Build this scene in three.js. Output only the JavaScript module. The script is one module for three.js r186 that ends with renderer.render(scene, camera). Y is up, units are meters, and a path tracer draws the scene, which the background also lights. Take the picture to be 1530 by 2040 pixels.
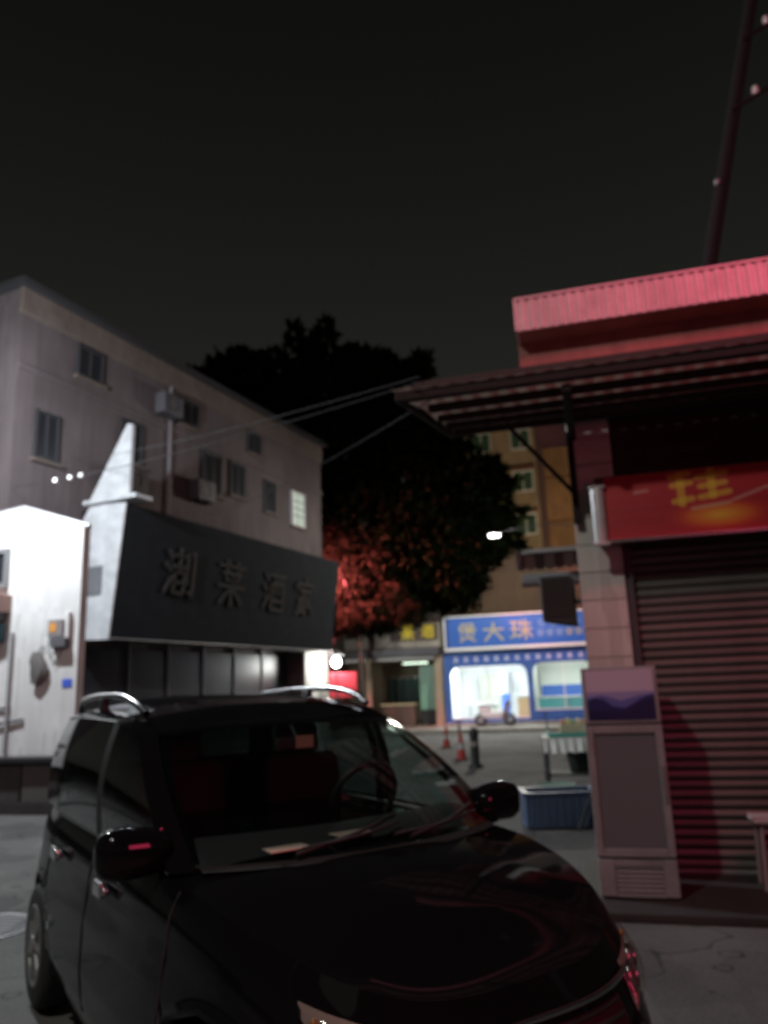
import * as THREE from 'three';
import { RoundedBoxGeometry } from 'three/addons/geometries/RoundedBoxGeometry.js';
import { mergeGeometries, mergeVertices } from 'three/addons/utils/BufferGeometryUtils.js';
import { RectAreaLightUniformsLib } from 'three/addons/lights/RectAreaLightUniformsLib.js';

// ------------------------------------------------------------------ camera, sky, exposure
const scene = new THREE.Scene();
const camera = new THREE.PerspectiveCamera(67.34, 0.75, 0.05, 600);
camera.rotation.order = 'YXZ';
camera.position.set(0, 1.6, 0);
camera.rotation.set(THREE.MathUtils.degToRad(12.9), 0, THREE.MathUtils.degToRad(-2.2));
camera.focus = 0.9;                 // the handheld shot is focused far too close: everything is soft
camera.userData.fStop = 4.1;

const renderer = new THREE.WebGLRenderer({ antialias: true });
renderer.toneMapping = THREE.LinearToneMapping;
renderer.toneMappingExposure = 1;
renderer.shadowMap.enabled = true;
RectAreaLightUniformsLib.init();

{ // overcast city night: dark zenith, a faint grey-green glow of the town towards the horizon
  const W = 64, H = 64, a = new Float32Array(W * H * 4);
  for (let j = 0; j < H; j++) {
    const el = ((j + 0.5) / H - 0.5) * Math.PI;          // row 0 is the nadir
    const t = Math.max(0, Math.sin(Math.max(el, 0)));
    const g = el < 0 ? 0.012 : 0.0030 + 0.034 * Math.pow(1 - t, 2.2);
    for (let i = 0; i < W; i++) a.set([g * 1.0, g * 1.0, g * 0.88, 1], (j * W + i) * 4);
  }
  const sky = new THREE.DataTexture(a, W, H, THREE.RGBAFormat, THREE.FloatType);
  sky.mapping = THREE.EquirectangularReflectionMapping; sky.magFilter = THREE.LinearFilter; sky.needsUpdate = true;
  scene.background = sky; scene.environment = sky;
}
const moon = new THREE.DirectionalLight(new THREE.Color(1, 0.95, 0.85), 0.012);   // clouds lit by the town
moon.position.set(-10, 40, 20); moon.target.position.set(0, 0, -15); moon.castShadow = true; moon.shadow.radius = 40;
Object.assign(moon.shadow.camera, { left: -40, right: 40, top: 40, bottom: -40, far: 120 });
scene.add(moon, moon.target);

function lamp(x, y, z, color, cd, radius = 4) {
  const l = new THREE.PointLight(new THREE.Color(...color), cd, 0, 2);
  l.position.set(x, y, z); l.castShadow = true; l.shadow.radius = radius; scene.add(l); return l;
}
function area(x, y, z, tx, ty, tz, w, h, color, radiance) {
  const l = new THREE.RectAreaLight(new THREE.Color(...color), radiance, w, h);
  l.position.set(x, y, z); l.lookAt(tx, ty, tz); scene.add(l); return l;
}

// ------------------------------------------------------------------ helpers
let seed = 7;
const rnd = () => { seed = (seed * 1664525 + 1013904223) >>> 0; return seed / 4294967296; };
const rr = (a, b) => a + (b - a) * rnd();
const D2R = Math.PI / 180;
const taken = {};
const numbered = (n) => { const k = taken[n] = (taken[n] ?? -1) + 1; return k ? `${n}_${String(k).padStart(3, '0')}` : n; };
function mesh(name, geo, mat, parent = scene) {
  const m = new THREE.Mesh(Array.isArray(geo) ? mergeGeometries(geo.map((g) => g.index ? g.toNonIndexed() : g)) : geo, mat);
  m.name = parent === scene ? numbered(name) : name; m.castShadow = m.receiveShadow = true; parent.add(m); return m;
}
function tag(o, label, category, group) { Object.assign(o.userData, { label, category }); if (group) o.userData.group = group; return o; }
function thing(name, label, category, [x, y, z] = [0, 0, 0], turn = 0, group) {
  const o = new THREE.Group(); o.name = numbered(name); o.position.set(x, y, z); o.rotation.y = turn * D2R; scene.add(o);
  return tag(o, label, category, group);
}
function struct(name, geo, mat, label) { const m = mesh(name, geo, mat); m.userData.kind = 'structure'; if (label) m.userData.label = label; return m; }
function muv(g) { // uv in metres from the dominant axis of the normal
  const p = g.attributes.position, n = g.attributes.normal, u = new Float32Array(p.count * 2);
  for (let i = 0; i < p.count; i++) {
    const nx = Math.abs(n.getX(i)), ny = Math.abs(n.getY(i)), nz = Math.abs(n.getZ(i));
    const [a, b] = ny >= nx && ny >= nz ? [p.getX(i), p.getZ(i)] : nx > nz ? [p.getZ(i), p.getY(i)] : [p.getX(i), p.getY(i)];
    u[2 * i] = a; u[2 * i + 1] = b;
  }
  g.setAttribute('uv', new THREE.BufferAttribute(u, 2)); return g;
}
const box = (x0, x1, y0, y1, z0, z1) => { const g = new THREE.BoxGeometry(x1 - x0, y1 - y0, z1 - z0); g.translate((x0 + x1) / 2, (y0 + y1) / 2, (z0 + z1) / 2); return muv(g); };
const rbox = (x0, x1, y0, y1, z0, z1, r = 0.01, s = 2) => { const g = new RoundedBoxGeometry(x1 - x0, y1 - y0, z1 - z0, s, r); g.translate((x0 + x1) / 2, (y0 + y1) / 2, (z0 + z1) / 2); return muv(g); };
const cyl = (r0, r1, x, y0, y1, z, n = 20) => { const g = new THREE.CylinderGeometry(r1, r0, y1 - y0, n); g.translate(x, (y0 + y1) / 2, z); return g; };
const v3 = (a) => new THREE.Vector3(...a);
function bar(a, b, r, n = 8, r2 = r) { // round bar from a to b
  const A = v3(a), B = v3(b), d = B.clone().sub(A), g = new THREE.CylinderGeometry(r2, r, d.length(), n);
  g.applyQuaternion(new THREE.Quaternion().setFromUnitVectors(new THREE.Vector3(0, 1, 0), d.clone().normalize()));
  const c = A.add(B).multiplyScalar(0.5); g.translate(c.x, c.y, c.z); return g;
}
const tube = (pts, r, seg = 40, n = 6, closed = false) => new THREE.TubeGeometry(new THREE.CatmullRomCurve3(pts.map(v3), closed), seg, r, n, closed);
function poly(pts, d0, d1, bevel = 0) { // polygon in x,y extruded from z=d0 to d1
  const s = new THREE.Shape(pts.map(([x, y]) => new THREE.Vector2(x, y)));
  const g = new THREE.ExtrudeGeometry(s, { depth: d1 - d0, bevelEnabled: bevel > 0, bevelSize: bevel, bevelThickness: bevel, bevelSegments: 1 });
  g.translate(0, 0, d0); return muv(g);
}
function grid(nu, nv, f, closedU = false) {
  const p = [], uv = [], ix = [];
  for (let j = 0; j <= nv; j++) for (let i = 0; i <= nu; i++) { p.push(...f(i / nu, j / nv)); uv.push(i / nu, j / nv); }
  for (let j = 0; j < nv; j++) for (let i = 0; i < nu; i++) { const a = j * (nu + 1) + i, b = a + 1, c = a + nu + 1, d = c + 1; ix.push(a, b, d, a, d, c); }
  const g = new THREE.BufferGeometry();
  g.setAttribute('position', new THREE.Float32BufferAttribute(p, 3)); g.setAttribute('uv', new THREE.Float32BufferAttribute(uv, 2)); g.setIndex(ix);
  g.computeVertexNormals();
  if (closedU) { const n = g.attributes.normal; for (let j = 0; j <= nv; j++) { const a = j * (nu + 1), b = a + nu; const v = new THREE.Vector3(n.getX(a) + n.getX(b), n.getY(a) + n.getY(b), n.getZ(a) + n.getZ(b)).normalize(); n.setXYZ(a, v.x, v.y, v.z); n.setXYZ(b, v.x, v.y, v.z); } }
  return g;
}
const lerp = (a, b, t) => a + (b - a) * t;
const pw = (tab, x) => { // smooth piecewise table
  if (x <= tab[0][0]) return tab[0][1];
  for (let i = 1; i < tab.length; i++) if (x <= tab[i][0]) { let t = (x - tab[i - 1][0]) / (tab[i][0] - tab[i - 1][0]); return lerp(tab[i - 1][1], tab[i][1], t); }
  return tab[tab.length - 1][1];
};

// ------------------------------------------------------------------ procedural textures (what surfaces are made of)
const hash = (x, y, s) => { let h = Math.imul(x, 374761393) + Math.imul(y, 668265263) + Math.imul(s, 974634221); h = Math.imul(h ^ (h >>> 13), 1274126177); return ((h ^ (h >>> 16)) >>> 0) / 4294967296; };
function vnoise(x, y, per, s) {
  const xi = Math.floor(x), yi = Math.floor(y), fx = x - xi, fy = y - yi, m = (a) => ((a % per) + per) % per;
  const u = fx * fx * (3 - 2 * fx), w = fy * fy * (3 - 2 * fy);
  return lerp(lerp(hash(m(xi), m(yi), s), hash(m(xi + 1), m(yi), s), u), lerp(hash(m(xi), m(yi + 1), s), hash(m(xi + 1), m(yi + 1), s), u), w);
}
const fbm = (x, y, per, s, o = 5) => { let v = 0, a = 0.5, f = 1; for (let i = 0; i < o; i++) { v += a * vnoise(x * f, y * f, per * f, s + i); a *= 0.5; f *= 2; } return v / (1 - Math.pow(0.5, o)); };
function texture(n, metres, fn, srgb = true) {
  const a = new Uint8Array(n * n * 4);
  for (let j = 0; j < n; j++) for (let i = 0; i < n; i++) { const c = fn(i / n, j / n); const [r, g, b] = Array.isArray(c) ? c : [c, c, c]; a.set([r * 255, g * 255, b * 255, 255].map((q) => Math.max(0, Math.min(255, q))), (j * n + i) * 4); }
  const t = new THREE.DataTexture(a, n, n); t.wrapS = t.wrapT = THREE.RepeatWrapping; t.magFilter = THREE.LinearFilter; t.minFilter = THREE.LinearMipmapLinearFilter; t.generateMipmaps = true;
  t.repeat.set(1 / metres, 1 / metres); if (srgb) t.colorSpace = THREE.SRGBColorSpace; t.needsUpdate = true; return t;
}
const tAsphalt = texture(512, 4, (u, v) => { const f = fbm(u * 6, v * 6, 6, 3), g = hash(Math.floor(u * 512), Math.floor(v * 512), 5), p = fbm(u * 3, v * 3, 3, 21, 3); return 0.62 + 0.25 * f + 0.16 * (g - 0.5) + (p > 0.56 ? -0.14 : p < 0.4 ? 0.05 : 0) - (Math.abs(fbm(u * 5, v * 5, 5, 77, 4) - 0.5) < 0.006 ? 0.3 : 0); });
const tPlaster = texture(512, 3, (u, v) => { const f = fbm(u * 5, v * 5, 5, 31), s = fbm(u * 28, v * 3, 28, 41, 3); return 0.80 + 0.13 * f + 0.10 * (s - 0.5) - (s > 0.68 ? 0.08 : 0); });
const tStain = texture(512, 5, (u, v) => { const f = fbm(u * 4, v * 4, 4, 61), s = fbm(u * 40, v * 4, 40, 71, 3), k = 0.70 + 0.34 * f + 0.18 * (s - 0.5); return [k, k * 0.985, k * 0.97]; });
const tMetal = texture(256, 1, (u, v) => 0.82 + 0.2 * fbm(u * 6, v * 6, 6, 91) - 0.06 * vnoise(u * 60, v * 60, 60, 95));
const bFine = texture(256, 0.5, (u, v) => fbm(u * 16, v * 16, 16, 11, 4), false);
const bAsphalt = texture(512, 1, (u, v) => 0.5 * fbm(u * 40, v * 40, 40, 15, 3) + 0.5 * fbm(u * 8, v * 8, 8, 16, 3), false);

const lin = (r, g, b) => new THREE.Color().setRGB(r, g, b);
function mat(rgb, roughness = 0.8, extra = {}) { return new THREE.MeshStandardMaterial({ color: lin(...rgb), roughness, ...extra }); }
function glow(rgb, k) { return new THREE.MeshStandardMaterial({ color: 0x111111, emissive: lin(...rgb), emissiveIntensity: k, roughness: 0.6 }); }
const glass = (tint = [0.9, 0.95, 0.93], roughness = 0.03) => new THREE.MeshPhysicalMaterial({ color: lin(...tint), roughness, transmission: 1, thickness: 0, ior: 1.5 });

const M = {
  asphalt: mat([0.16, 0.155, 0.15], 0.85, { map: tAsphalt, bumpMap: bAsphalt, bumpScale: 0.006 }),
  concrete: mat([0.30, 0.29, 0.27], 0.85, { map: tStain, bumpMap: bFine, bumpScale: 0.003 }),
  darkStone: mat([0.045, 0.04, 0.04], 0.7, { map: tStain, bumpMap: bFine, bumpScale: 0.003 }),
  whiteWall: mat([0.78, 0.78, 0.77], 0.85, { map: tPlaster, bumpMap: bFine, bumpScale: 0.002 }),
  mauveWall: mat([0.135, 0.113, 0.123], 0.85, { map: tStain, bumpMap: bFine, bumpScale: 0.003 }),
  cornice: mat([0.17, 0.14, 0.125], 0.85, { map: tStain }),
  whitePanel: mat([0.72, 0.75, 0.78], 0.5, { map: tMetal }),
  signBlack: new THREE.MeshPhysicalMaterial({ color: lin(0.016, 0.019, 0.024), roughness: 0.9, specularIntensity: 0.3, map: tMetal }),
  gold: mat([0.021, 0.018, 0.016], 0.9),
  darkGlass: new THREE.MeshPhysicalMaterial({ color: lin(0.02, 0.021, 0.026), roughness: 0.3 }),
  frameDark: mat([0.05, 0.05, 0.055], 0.5, { metalness: 0.3 }),
  beam: mat([0.010, 0.009, 0.009], 0.95),
  greyMetal: mat([0.35, 0.35, 0.36], 0.45, { metalness: 0.5, map: tMetal }),
  steel: mat([0.62, 0.62, 0.63], 0.22, { metalness: 1, map: tMetal }),
  black: mat([0.012, 0.012, 0.013], 0.6),
  brown: mat([0.16, 0.10, 0.085], 0.8, { map: tStain }),
  tile: mat([0.68, 0.66, 0.62], 0.42, { map: tPlaster }),
  tile2: mat([0.63, 0.615, 0.58], 0.42, { map: tPlaster }),
  joint: mat([0.14, 0.13, 0.12], 0.9),
  shutter: mat([0.13, 0.126, 0.116], 0.5, { metalness: 0.25, map: tMetal }),
  fascia: mat([0.62, 0.42, 0.46], 0.5, { map: tMetal }),
  redWall: mat([0.30, 0.13, 0.12], 0.85, { map: tStain }),
  fridge: mat([0.32, 0.30, 0.31], 0.4, { map: tMetal }),
  rubber: mat([0.02, 0.02, 0.02], 0.8),
  blue: mat([0.03, 0.12, 0.42], 0.5, { map: tMetal }),
  blueDark: mat([0.02, 0.07, 0.28], 0.55, { map: tMetal }),
  trimWhite: mat([0.62, 0.63, 0.62], 0.5),
};

// ------------------------------------------------------------------ ground
struct('ground', muv(new THREE.PlaneGeometry(500, 500).rotateX(-Math.PI / 2)), M.asphalt, 'grey patched asphalt of the street');
{ // raised pavement in front of the far shops, a real kerb step
  const p = thing('pavement', 'pale concrete pavement along the far shops', 'pavement', [2.3, 0, -30], -14); p.userData.kind = 'structure'; delete p.userData.category;
  mesh('slab', box(-9, 16, -0.05, 0.12, -0.3, 2.6), M.concrete, p);
  for (let k = 0; k < 25; k++) mesh('kerb_stone', rbox(-9 + k, -8.01 + k, -0.05, 0.135, 2.605, 2.80, 0.015), M.concrete, p);
}
{
  const m = thing('manhole_cover', 'round iron manhole cover flush in the asphalt beside the car', 'manhole', [-3.05, 0, -6.12]);
  mesh('rim', new THREE.TorusGeometry(0.36, 0.03, 8, 48).rotateX(Math.PI / 2).scale(1, 0.3, 1), M.steel, m);
  const c = mesh('lid', cyl(0.34, 0.34, 0, 0.002, 0.008, 0, 48), mat([0.07, 0.07, 0.075], 0.45, { metalness: 0.6, map: tMetal }), m);
  for (let k = -3; k <= 3; k++) mesh('rib', box(-0.25, 0.25, 0.008, 0.014, k * 0.08 - 0.012, k * 0.08 + 0.012), M.greyMetal, c);
}

// ------------------------------------------------------------------ long building on the left (local x along the facade, z out to the street)
const LB = [-7.57, 0, -15.0], LBT = 66;
{
  const b = thing('long_building', 'long three storey mauve grey building receding behind the white wall', 'building', LB, LBT);
  const wall = mesh('wall', [box(0, 13.05, 2.95, 9.75, -8, 0), box(0, 13.05, 9.75, 10.3, -8, -0.06), box(0, 1.2, 0, 2.95, -8, 0), box(11.5, 13.05, 0, 2.95, -8, 0), box(1.2, 11.5, 0, 2.95, -8, -0.6)], M.mauveWall, b);
  mesh('cornice', rbox(-0.06, 13.11, 9.72, 10.3, -0.055, 0.07, 0.02), M.cornice, b);
  mesh('roof', box(-0.2, 13.25, 10.3, 10.44, -8.2, 0.22), M.frameDark, b);
  mesh('string_course', rbox(-0.02, 13.07, 8.45, 8.6, -0.01, 0.06, 0.015), M.mauveWall, b);
  const win = (x0, x1, y0, y1, lit) => {
    const w = mesh('window', [box(x0, x0 + 0.07, y0, y1, 0.0, 0.07), box(x1 - 0.07, x1, y0, y1, 0.0, 0.07), box(x0 + 0.07, x1 - 0.07, y1 - 0.07, y1, 0.0, 0.07), box(x0 + 0.07, x1 - 0.07, y0, y0 + 0.07, 0.0, 0.07), box((x0 + x1) / 2 - 0.025, (x0 + x1) / 2 + 0.025, y0 + 0.07, y1 - 0.07, 0.005, 0.06)], lit ? M.trimWhite : M.frameDark, b);
    mesh('pane', box(x0 + 0.06, x1 - 0.06, y0 + 0.06, y1 - 0.06, 0.004, 0.025), lit ? glow([0.62, 0.72, 0.60], 0.75) : M.darkGlass, w);
    mesh('sill', rbox(x0 - 0.08, x1 + 0.08, y0 - 0.07, y0, 0.002, 0.13, 0.01), M.cornice, w);
    return w;
  };
  win(1.55, 2.35, 8.85, 9.65); win(5.2, 5.95, 8.8, 9.55); win(8.4, 9.1, 8.85, 9.55);
  win(0.5, 1.15, 6.6, 7.7); win(3.0, 3.75, 7.2, 8.3); win(6.15, 7.05, 7.1, 8.35); win(7.45, 8.25, 7.3, 8.35); win(9.3, 9.95, 7.15, 8.2);
  const lw = win(10.95, 11.8, 7.0, 8.2, true); lw.userData.label = 'lit greenish white window near the far end';
  for (const y of [7.35, 7.6, 7.85]) mesh('window_bar', box(11.0, 11.75, y, y + 0.025, 0.07, 0.09), M.frameDark, lw);
  // air conditioners under the windows
  for (const [x, y] of [[2.85, 6.4], [5.55, 6.75], [4.1, 8.75]]) {
    const a = mesh('air_conditioner', rbox(x, x + 0.75, y, y + 0.55, 0.08, 0.42, 0.03), mat([0.11, 0.11, 0.13], 0.6, { map: tStain }), b);
    mesh('fan_grille', new THREE.TorusGeometry(0.2, 0.012, 6, 32).translate(x + 0.3, y + 0.28, 0.425), M.frameDark, a);
    mesh('bracket', [box(x + 0.1, x + 0.14, y - 0.04, y, 0.01, 0.42), box(x + 0.6, x + 0.64, y - 0.04, y, 0.01, 0.42)], M.frameDark, a);
  }
  mesh('drain_pipe', bar([4.75, 5.8, 0.07], [4.75, 9.7, 0.07], 0.045, 10), mat([0.2, 0.19, 0.2], 0.6), b);
  // ground floor: dark glazed shop front with mullions
  for (let k = 0; k < 7; k++) mesh('shopfront_pane', box(1.25 + k * 1.46, 2.62 + k * 1.46, 0.35, 2.75, -0.55, -0.52), M.darkGlass, b);
  for (let k = 0; k < 8; k++) mesh('mullion', box(1.2 + k * 1.46 - 0.02, 1.2 + k * 1.46 + 0.06, 0, 2.95, -0.58, -0.48), M.frameDark, b);
  mesh('plinth', box(1.2, 11.5, 0, 0.35, -0.595, -0.46), M.darkStone, b);
  const col = mesh('end_column', rbox(11.55, 13.12, 0, 2.94, 0.004, 0.12, 0.02), mat([0.42, 0.43, 0.41], 0.8, { map: tStain }), b);
}
// dark sign over its ground floor, leaning out at the top
function stroke(cx, cy, s, segs, w, d, z0) { // raised character strokes: segs in a unit square, y up
  return segs.map(([x0, y0, x1, y1]) => { const L = Math.hypot(x1 - x0, y1 - y0) * s, g = new THREE.BoxGeometry(L + w, w, d); g.rotateZ(Math.atan2(y1 - y0, x1 - x0)); g.translate(cx + ((x0 + x1) / 2 - 0.5) * s, cy + ((y0 + y1) / 2 - 0.5) * s, z0 + d / 2); return g; });
}
const GLYPH = [
  [[.1, .9, .2, .8], [.05, .62, .17, .54], [.05, .1, .2, .36], [.3, .85, .62, .85], [.3, .62, .62, .62], [.46, .98, .46, .5], [.3, .5, .62, .5], [.3, .5, .3, .08], [.62, .5, .62, .08], [.3, .3, .62, .3], [.3, .08, .62, .08], [.7, .9, .7, .3], [.9, .95, .9, .05], [.9, .05, .78, .12]],
  [[.05, .88, .95, .88], [.3, .98, .3, .8], [.7, .98, .7, .8], [.2, .72, .8, .72], [.3, .62, .34, .55], [.52, .64, .52, .55], [.74, .66, .66, .55], [.05, .42, .95, .42], [.5, .55, .5, .02], [.48, .4, .1, .06], [.52, .4, .9, .06]],
  [[.1, .9, .2, .8], [.05, .6, .17, .52], [.06, .1, .2, .36], [.3, .9, .95, .9], [.35, .7, .9, .7], [.35, .7, .35, .05], [.9, .7, .9, .05], [.35, .05, .9, .05], [.53, .9, .53, .45], [.72, .9, .72, .45], [.36, .27, .9, .27]],
  [[.5, .98, .5, .88], [.08, .84, .92, .84], [.08, .84, .08, .7], [.92, .84, .92, .7], [.25, .68, .78, .68], [.55, .68, .2, .4], [.42, .56, .62, .3], [.62, .3, .5, .05], [.5, .05, .4, .12], [.5, .46, .15, .22], [.56, .3, .12, .06], [.62, .46, .92, .12]],
];
{
  const b = thing('shop_sign', 'wide black sign with four dim gold characters leaning out over the left shopfront', 'sign', LB, LBT);
  const face = grid(1, 1, (u, v) => [lerp(1.93, 11.9, u), lerp(2.86, 5.74, v), lerp(0.96, 1.3, v)]);
  const pts = [[0, 2.86], [0.94, 2.86], [1.28, 5.74], [0, 5.74]];
  const g = poly(pts.map(([w, h]) => [w, h]), 0, 9.93); g.applyMatrix4(new THREE.Matrix4().makeBasis(new THREE.Vector3(0, 0, 1), new THREE.Vector3(0, 1, 0), new THREE.Vector3(1, 0, 0))); g.translate(1.95, 0, 0.003);
  const ix = g.index; if (ix) { for (let i = 0; i < ix.count; i += 3) { const t = ix.getX(i); ix.setX(i, ix.getX(i + 1)); ix.setX(i + 1, t); } } else { const p = g.attributes.position.array; for (let i = 0; i < p.length; i += 9) for (let k = 0; k < 3; k++) { const t = p[i + k]; p[i + k] = p[i + 3 + k]; p[i + 3 + k] = t; } }
  g.computeVertexNormals();
  mesh('board', muv(g), M.signBlack, b);
  mesh('bottom_rail', bar([1.95, 2.84, 0.97], [11.9, 2.84, 0.97], 0.02, 8), M.greyMetal, b);
  const tilt = Math.atan2(0.34, 2.88);
  [[3.95, 4.45], [6.0, 4.42], [8.05, 4.4], [9.75, 4.38]].forEach(([x, y], i) => {
    const m = mesh('character', stroke(0, 0, 1.15, GLYPH[i], 0.085, 0.05, 0), M.gold, b);
    m.position.set(x, y, 0.96 + (y - 2.86) * 0.118 + 0.012); m.rotation.x = tilt;
  });
  const end = mesh('end_panel', poly([[0.01, 2.85], [0.95, 2.82], [1.3, 5.75], [0.28, 5.8], [0.01, 5.41]], 0, 0.04), M.whitePanel, b);  // real end face; its upper inner corner is cut along the shadow line
  end.rotation.y = -Math.PI / 2; end.position.set(1.945, 0, 0);
  const vent = mesh('vent', box(0.27, 0.72, 3.79, 4.41, 0, 0.03), mat([0.2, 0.21, 0.23], 0.7, { map: tMetal }), b);
  vent.rotation.y = -Math.PI / 2; vent.position.set(1.90, 0, 0);
  const litPatch = mesh('lit_patch_plate', poly([[0.28, 5.92], [1.4, 5.92], [1.42, 7.52], [1.28, 7.55]], 0, 0.09), M.whitePanel, b);  // plate shaped like the lamplit patch; its slanted edge stands for the shadow edge
  litPatch.rotation.y = -Math.PI / 2; litPatch.position.set(1.97, 0, 0);
  mesh('top_ledge', rbox(1.75, 2.3, 5.8, 5.89, 0.2, 1.7, 0.01), M.whitePanel, b);
}

// ------------------------------------------------------------------ white wall on the left, its lamp and fittings
const AW = [-5.1, 0, -12.3], AT = -14;
{
  const a = thing('white_wall', 'white rendered end wall with a low gable glaring in the lamp light', 'wall', AW, AT);
  mesh('render', poly([[-5, 0], [0.2, 0], [0.2, 4.36], [-0.36, 4.57], [-1.05, 4.78], [-5, 4.3]], -0.18, 0), M.whiteWall, a);
  mesh('coping', [bar([0.24, 4.37, -0.09], [-1.05, 4.80, -0.09], 0.05, 8), bar([-1.05, 4.80, -0.09], [-5, 4.32, -0.09], 0.05, 8)], M.greyMetal, a);
  const w = mesh('window', [box(-2.3, -1.17, 3.44, 3.52, 0, 0.06), box(-2.3, -1.17, 4.02, 4.1, 0, 0.06), box(-1.25, -1.17, 3.52, 4.02, 0, 0.06), box(-2.3, -2.22, 3.52, 4.02, 0, 0.06)], M.greyMetal, a);
  mesh('pane', box(-2.23, -1.24, 3.51, 4.03, 0.003, 0.03), M.darkGlass, w);
  mesh('conduit', [bar([-1.0, 0.82, 0.04], [-1.0, 2.7, 0.04], 0.03, 8)], mat([0.25, 0.24, 0.25], 0.7), a);
  mesh('conduit', [tube([[-3, 1.5, 0.03], [-1.5, 1.5, 0.03], [-0.95, 1.52, 0.03]], 0.018)], M.frameDark, a);
  mesh('conduit', [tube([[-3, 1.26, 0.04], [-1.2, 1.27, 0.04], [-0.7, 1.33, 0.03]], 0.02)], M.frameDark, a);
}
{
  const k = thing('meter_box', 'pale electric meter box with an orange label on the white wall', 'meter box', AW, AT);
  mesh('case', rbox(-0.28, 0.0, 2.58, 2.86, 0.003, 0.13, 0.015), M.fridge, k);
  mesh('label', rbox(-0.24, -0.12, 2.66, 2.80, 0.131, 0.137, 0.002), mat([0.62, 0.28, 0.05], 0.6), k);
  mesh('conduit', rbox(-0.02, 0.07, 2.55, 2.97, 0.003, 0.09, 0.012), M.trimWhite, k);
  mesh('switch_box', rbox(-0.22, 0.06, 2.42, 2.57, 0.003, 0.14, 0.012), mat([0.09, 0.09, 0.1], 0.6), k);
  mesh('cable', [tube([[-0.27, 2.6, 0.05], [-0.32, 2.45, 0.05], [-0.28, 2.3, 0.04], [-0.18, 2.22, 0.03]], 0.006, 24), tube([[-0.05, 2.42, 0.05], [-0.1, 2.3, 0.05], [-0.17, 2.2, 0.04], [-0.2, 2.12, 0.03]], 0.006, 24), tube([[-0.15, 2.42, 0.05], [-0.2, 2.32, 0.05], [-0.27, 2.26, 0.04]], 0.006, 24)], M.black, k);
}
{
  const k = thing('hung_bag', 'crumpled grey bag hung on the white wall below the meter box', 'bag', AW, AT);
  const g = grid(20, 16, (u, v) => { const th = u * Math.PI * 2, w = 0.03 + 0.12 * Math.pow(Math.sin(Math.PI * (0.12 + 0.82 * v)), 0.7) * (1 + 0.18 * Math.sin(5 * th + 6 * v)); return [-0.47 + Math.cos(th) * w + 0.03 * Math.sin(v * 5), 1.87 + 0.5 * v, 0.06 + Math.sin(th) * w * 0.42]; }, true);
  mesh('sack', g, mat([0.16, 0.15, 0.15], 0.8, { map: tStain }), k);
  mesh('strap', tube([[-0.47, 2.36, 0.06], [-0.44, 2.42, 0.04], [-0.42, 2.45, 0.01]], 0.01, 12), M.black, k);
  mesh('hook', bar([-0.42, 2.45, 0], [-0.42, 2.45, 0.05], 0.008), M.steel, k);
}
{
  const p = thing('house_number_plate', 'small blue plate on the white wall near its right edge', 'plate', AW, AT);
  mesh('plate', rbox(-0.05, 0.13, 1.80, 1.93, 0.003, 0.012, 0.004), mat([0.06, 0.12, 0.55], 0.4), p);
  mesh('rivet', [cyl(0.006, 0.006, -0.03, 0, 0.004, 0, 8).rotateX(Math.PI / 2).translate(0, 1.86, 0.012), cyl(0.006, 0.006, 0.11, 0, 0.004, 0, 8).rotateX(Math.PI / 2).translate(0, 1.86, 0.012)], M.steel, p);
}
{
  const p = thing('wall_cabinet', 'brown cabinet jutting from the white wall under the window', 'cabinet', AW, AT);
  mesh('case', rbox(-2.2, -1.08, 3.02, 3.32, 0.003, 0.35, 0.02), mat([0.42, 0.28, 0.25], 0.7, { map: tStain }), p);
  mesh('bracket', [box(-1.2, -1.16, 2.9, 3.02, 0.003, 0.3), box(-2.1, -2.06, 2.9, 3.02, 0.003, 0.3)], M.frameDark, p);
}
{
  const p = thing('letter_box', 'dark teal letter box beneath the brown wall cabinet', 'letter box', AW, AT);
  mesh('case', rbox(-1.6, -1.16, 2.56, 2.86, 0.003, 0.14, 0.015), mat([0.03, 0.10, 0.12], 0.5), p);
  mesh('slot', box(-1.5, -1.26, 2.74, 2.77, 0.141, 0.146), M.black, p);
}
{
  const p = thing('low_wall', 'low dark stone wall with a cap slab before the white wall', 'wall', AW, AT);
  mesh('plinth', box(-4.5, 0.35, 0, 0.16, 0.25, 0.55), M.darkStone, p);
  for (let k = 0; k < 8; k++) mesh('panel', rbox(-4.46 + k * 0.6, -3.92 + k * 0.6, 0.162, 0.70, 0.28, 0.50 + 0.015 * (k % 2), 0.012), k % 2 ? mat([0.11, 0.10, 0.10], 0.8, { map: tStain }) : mat([0.075, 0.065, 0.07], 0.8, { map: tStain }), p);
  mesh('cap', rbox(-4.55, 0.4, 0.72, 0.80, 0.2, 0.6, 0.012), mat([0.028, 0.026, 0.03], 0.5, { map: tStain }), p);
}
{ // globe lamp that floods the white wall; it hangs just left of the picture
  const L = [-6.55, 6.65, -10.6];
  const p = thing('wall_flood_lamp', 'white globe street lamp on a post left of the white wall', 'street lamp', [L[0] - 0.7, 0, L[2]]);
  mesh('post', bar([0, 0, 0], [0, 7.0, 0], 0.06, 12, 0.045), M.frameDark, p);
  mesh('arm', tube([[0, 6.85, 0], [0.3, 7.1, 0], [0.62, 7.05, 0], [0.7, 6.86, 0]], 0.025, 24), M.frameDark, p);
  mesh('cap', cyl(0.09, 0.05, 0.7, 6.76, 6.86, 0, 16), M.frameDark, p);
  mesh('lamp_globe', new THREE.SphereGeometry(0.13, 24, 16).translate(0.7, 6.65, 0), glow([0.93, 0.97, 1], 400), p);
  lamp(...L, [0.87, 0.94, 1.0], 128, 6);
}
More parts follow.
